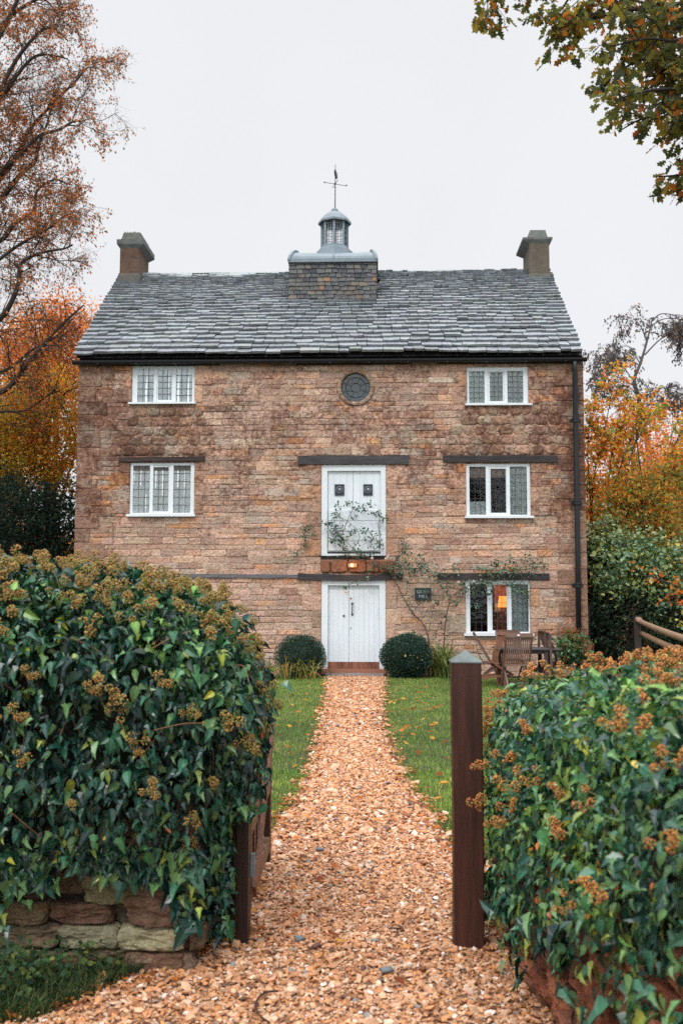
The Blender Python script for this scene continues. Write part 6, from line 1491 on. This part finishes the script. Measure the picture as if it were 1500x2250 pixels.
add_leaves(m, RND, P, unit(gg.normal(size=(n, 3)) + (0, -.3, 0)), unit(gg.normal(0, .4, (n, 3)) + (0, -.4, .9)), gg.uniform(.016, .036, n), pick([(0.09, 0.15, 0.05), (0.05, 0.11, 0.05), (0.22, 0.25, 0.06), (0.03, 0.07, 0.04)], n, .2, gg, [5, 5, 2, 4]).clip(.005, .9))
tag(m.obj('ground_ivy', M['leaf']), 'small round-leaved ground ivy creeping below the left wall', 'weeds', kind='stuff')

# fallen leaves, each a thing
gg = np.random.default_rng(18)
FL = []
for tm, base in ((OAK, (0.45, 0.13, 0.02)), (OVAL, (0.62, 0.20, 0.03)), (OVAL, (0.26, 0.07, 0.02)), (OAK, (0.18, 0.08, 0.03)), (OVAL, (0.62, 0.36, 0.05))):
    v = tm[0].copy(); v[:, 0] *= 1.1; v[:, 2] += .12 * v[:, 1] ** 2 + .25 * v[:, 0] ** 2 * np.sign(base[1] - .1); v[:, 1] -= .5; mm = MB(); mm.add(v, tm[1], base); FL.append(mm.mesh('fallen_leaf', M['leaf']))
KIND = ['rusty lobed leaf', 'bright orange oval leaf', 'dark red brown oval leaf', 'dull brown lobed leaf', 'yellow oval leaf']
def fallen(n, y0, y1, fx, label, group, size=(.065, .11), z=.030):
    for i in range(n):
        y = math.exp(gg.uniform(math.log(y0), math.log(y1))); x = fx(y); q = int(gg.integers(5)); o = bpy.data.objects.new('fallen_leaf', FL[q]); SC.collection.objects.link(o)
        o.location = (x, y, z + gg.uniform(0, .015)); o.rotation_euler = (gg.normal(0, .25), gg.normal(0, .25), gg.uniform(0, 6.28)); s_ = gg.uniform(*size); o.scale = (s_, s_, s_); tag(o, KIND[q] + label, 'leaf', KIND[q].replace(' leaf', ' leaves') + group)
def lx(y): return float(path_x(np.array([y]))[0][0])
def rx_(y): return float(path_x(np.array([y]))[1][0])
fallen(60, 6, 20, lambda y: lx(y) - abs(gg.normal(0, .5)), ' fallen on the lawn left of the path', ' on the left lawn')
fallen(110, 6, 20, lambda y: rx_(y) + abs(gg.normal(0, .75)) - .05, ' fallen on the lawn right of the path', ' on the right lawn')
fallen(60, 4.2, 15, lambda y: gg.uniform(lx(y), rx_(y)), ' lying on the gravel path', ' on the gravel path', (.04, .07), .03)
for (a, b, s_, k, lb) in ((875, 2052, .09, 3, 'large curled brown oak leaf on the gravel near the right gate post'), (735, 1915, .06, 0, 'small orange leaf in the middle of the gravel path'), (555, 2090, .05, 4, 'bright yellow leaf on the gravel beside the left gate post')):
    p = G(a, b); o = bpy.data.objects.new('fallen_leaf', FL[k]); SC.collection.objects.link(o); o.location = (p[0], p[1], .035); o.rotation_euler = (.2, -.3, 1.0 + a); o.scale = (s_,) * 3; tag(o, lb, 'leaf')
# loose leaf litter gathered along the edges of the path and at the wall foot
n = 1500; y = np.exp(gg.uniform(math.log(3.7), math.log(21), n)); l_, r_ = path_x(y); sd2 = gg.uniform(size=n) < .5
x = np.where(sd2, np.maximum(l_, -2.3) + gg.normal(0, .07, n), r_ + gg.normal(0, .07, n)); k = (x < np.interp(y, [2.5, 4.6, 5.4, 5.6], [.7, .55, .55, 9])) & ~((y < 5.5) & sd2 & (x < -.85) & (y > 4.5)); x, y = x[k], y[k]; n = len(x)
P = np.stack([x, y, gg.uniform(.012, .03, n)], 1); m = MB(); add_leaves(m, OVAL, P, unit(gg.normal(size=(n, 3)) * (1, 1, .3)), unit(gg.normal(0, .3, (n, 3)) + (0, 0, 1)), gg.uniform(.025, .055, n), pick([(0.50, 0.17, 0.03), (0.30, 0.10, 0.03), (0.16, 0.06, 0.03), (0.60, 0.30, 0.05)], n, .2, gg, [4, 4, 3, 1]).clip(.01, .9))
tag(m.obj('leaf_litter', M['leaf']), 'small rusty leaf litter gathered along both edges of the path', 'leaf litter', kind='stuff')
m = MB(); P = smooth_line([G(x, y, .03) for x, y in ((612, 2177), (585, 2180), (566, 2195), (562, 2215), (575, 2235), (592, 2246))]); m.tube(P, np.linspace(.005, .004, len(P)), 6, (.05, .03, .025)); tag(m.obj('twig', M['bark'], smooth=True), 'dark curved twig lying on the gravel at the bottom of the photo', 'twig')
for a, b, s_, lb in ((848, 2146, (.06, .042, .022), 'flat blue grey stone among the gravel at the bottom centre'), (657, 2076, (.045, .04, .025), 'pale grey stone on the gravel below the left gate post'), (703, 1876, (.05, .035, .02), 'small grey stone on the middle of the path'), (627, 1800, (.05, .05, .03), 'pale grey stone at the left edge of the path')):
    m = MB(); p = G(a, b); rock(m, (p[0], p[1], .03), s_, (.14, .17, .19), gg, .4); tag(m.obj('stone', M['pebble'], smooth=True), lb, 'stone')
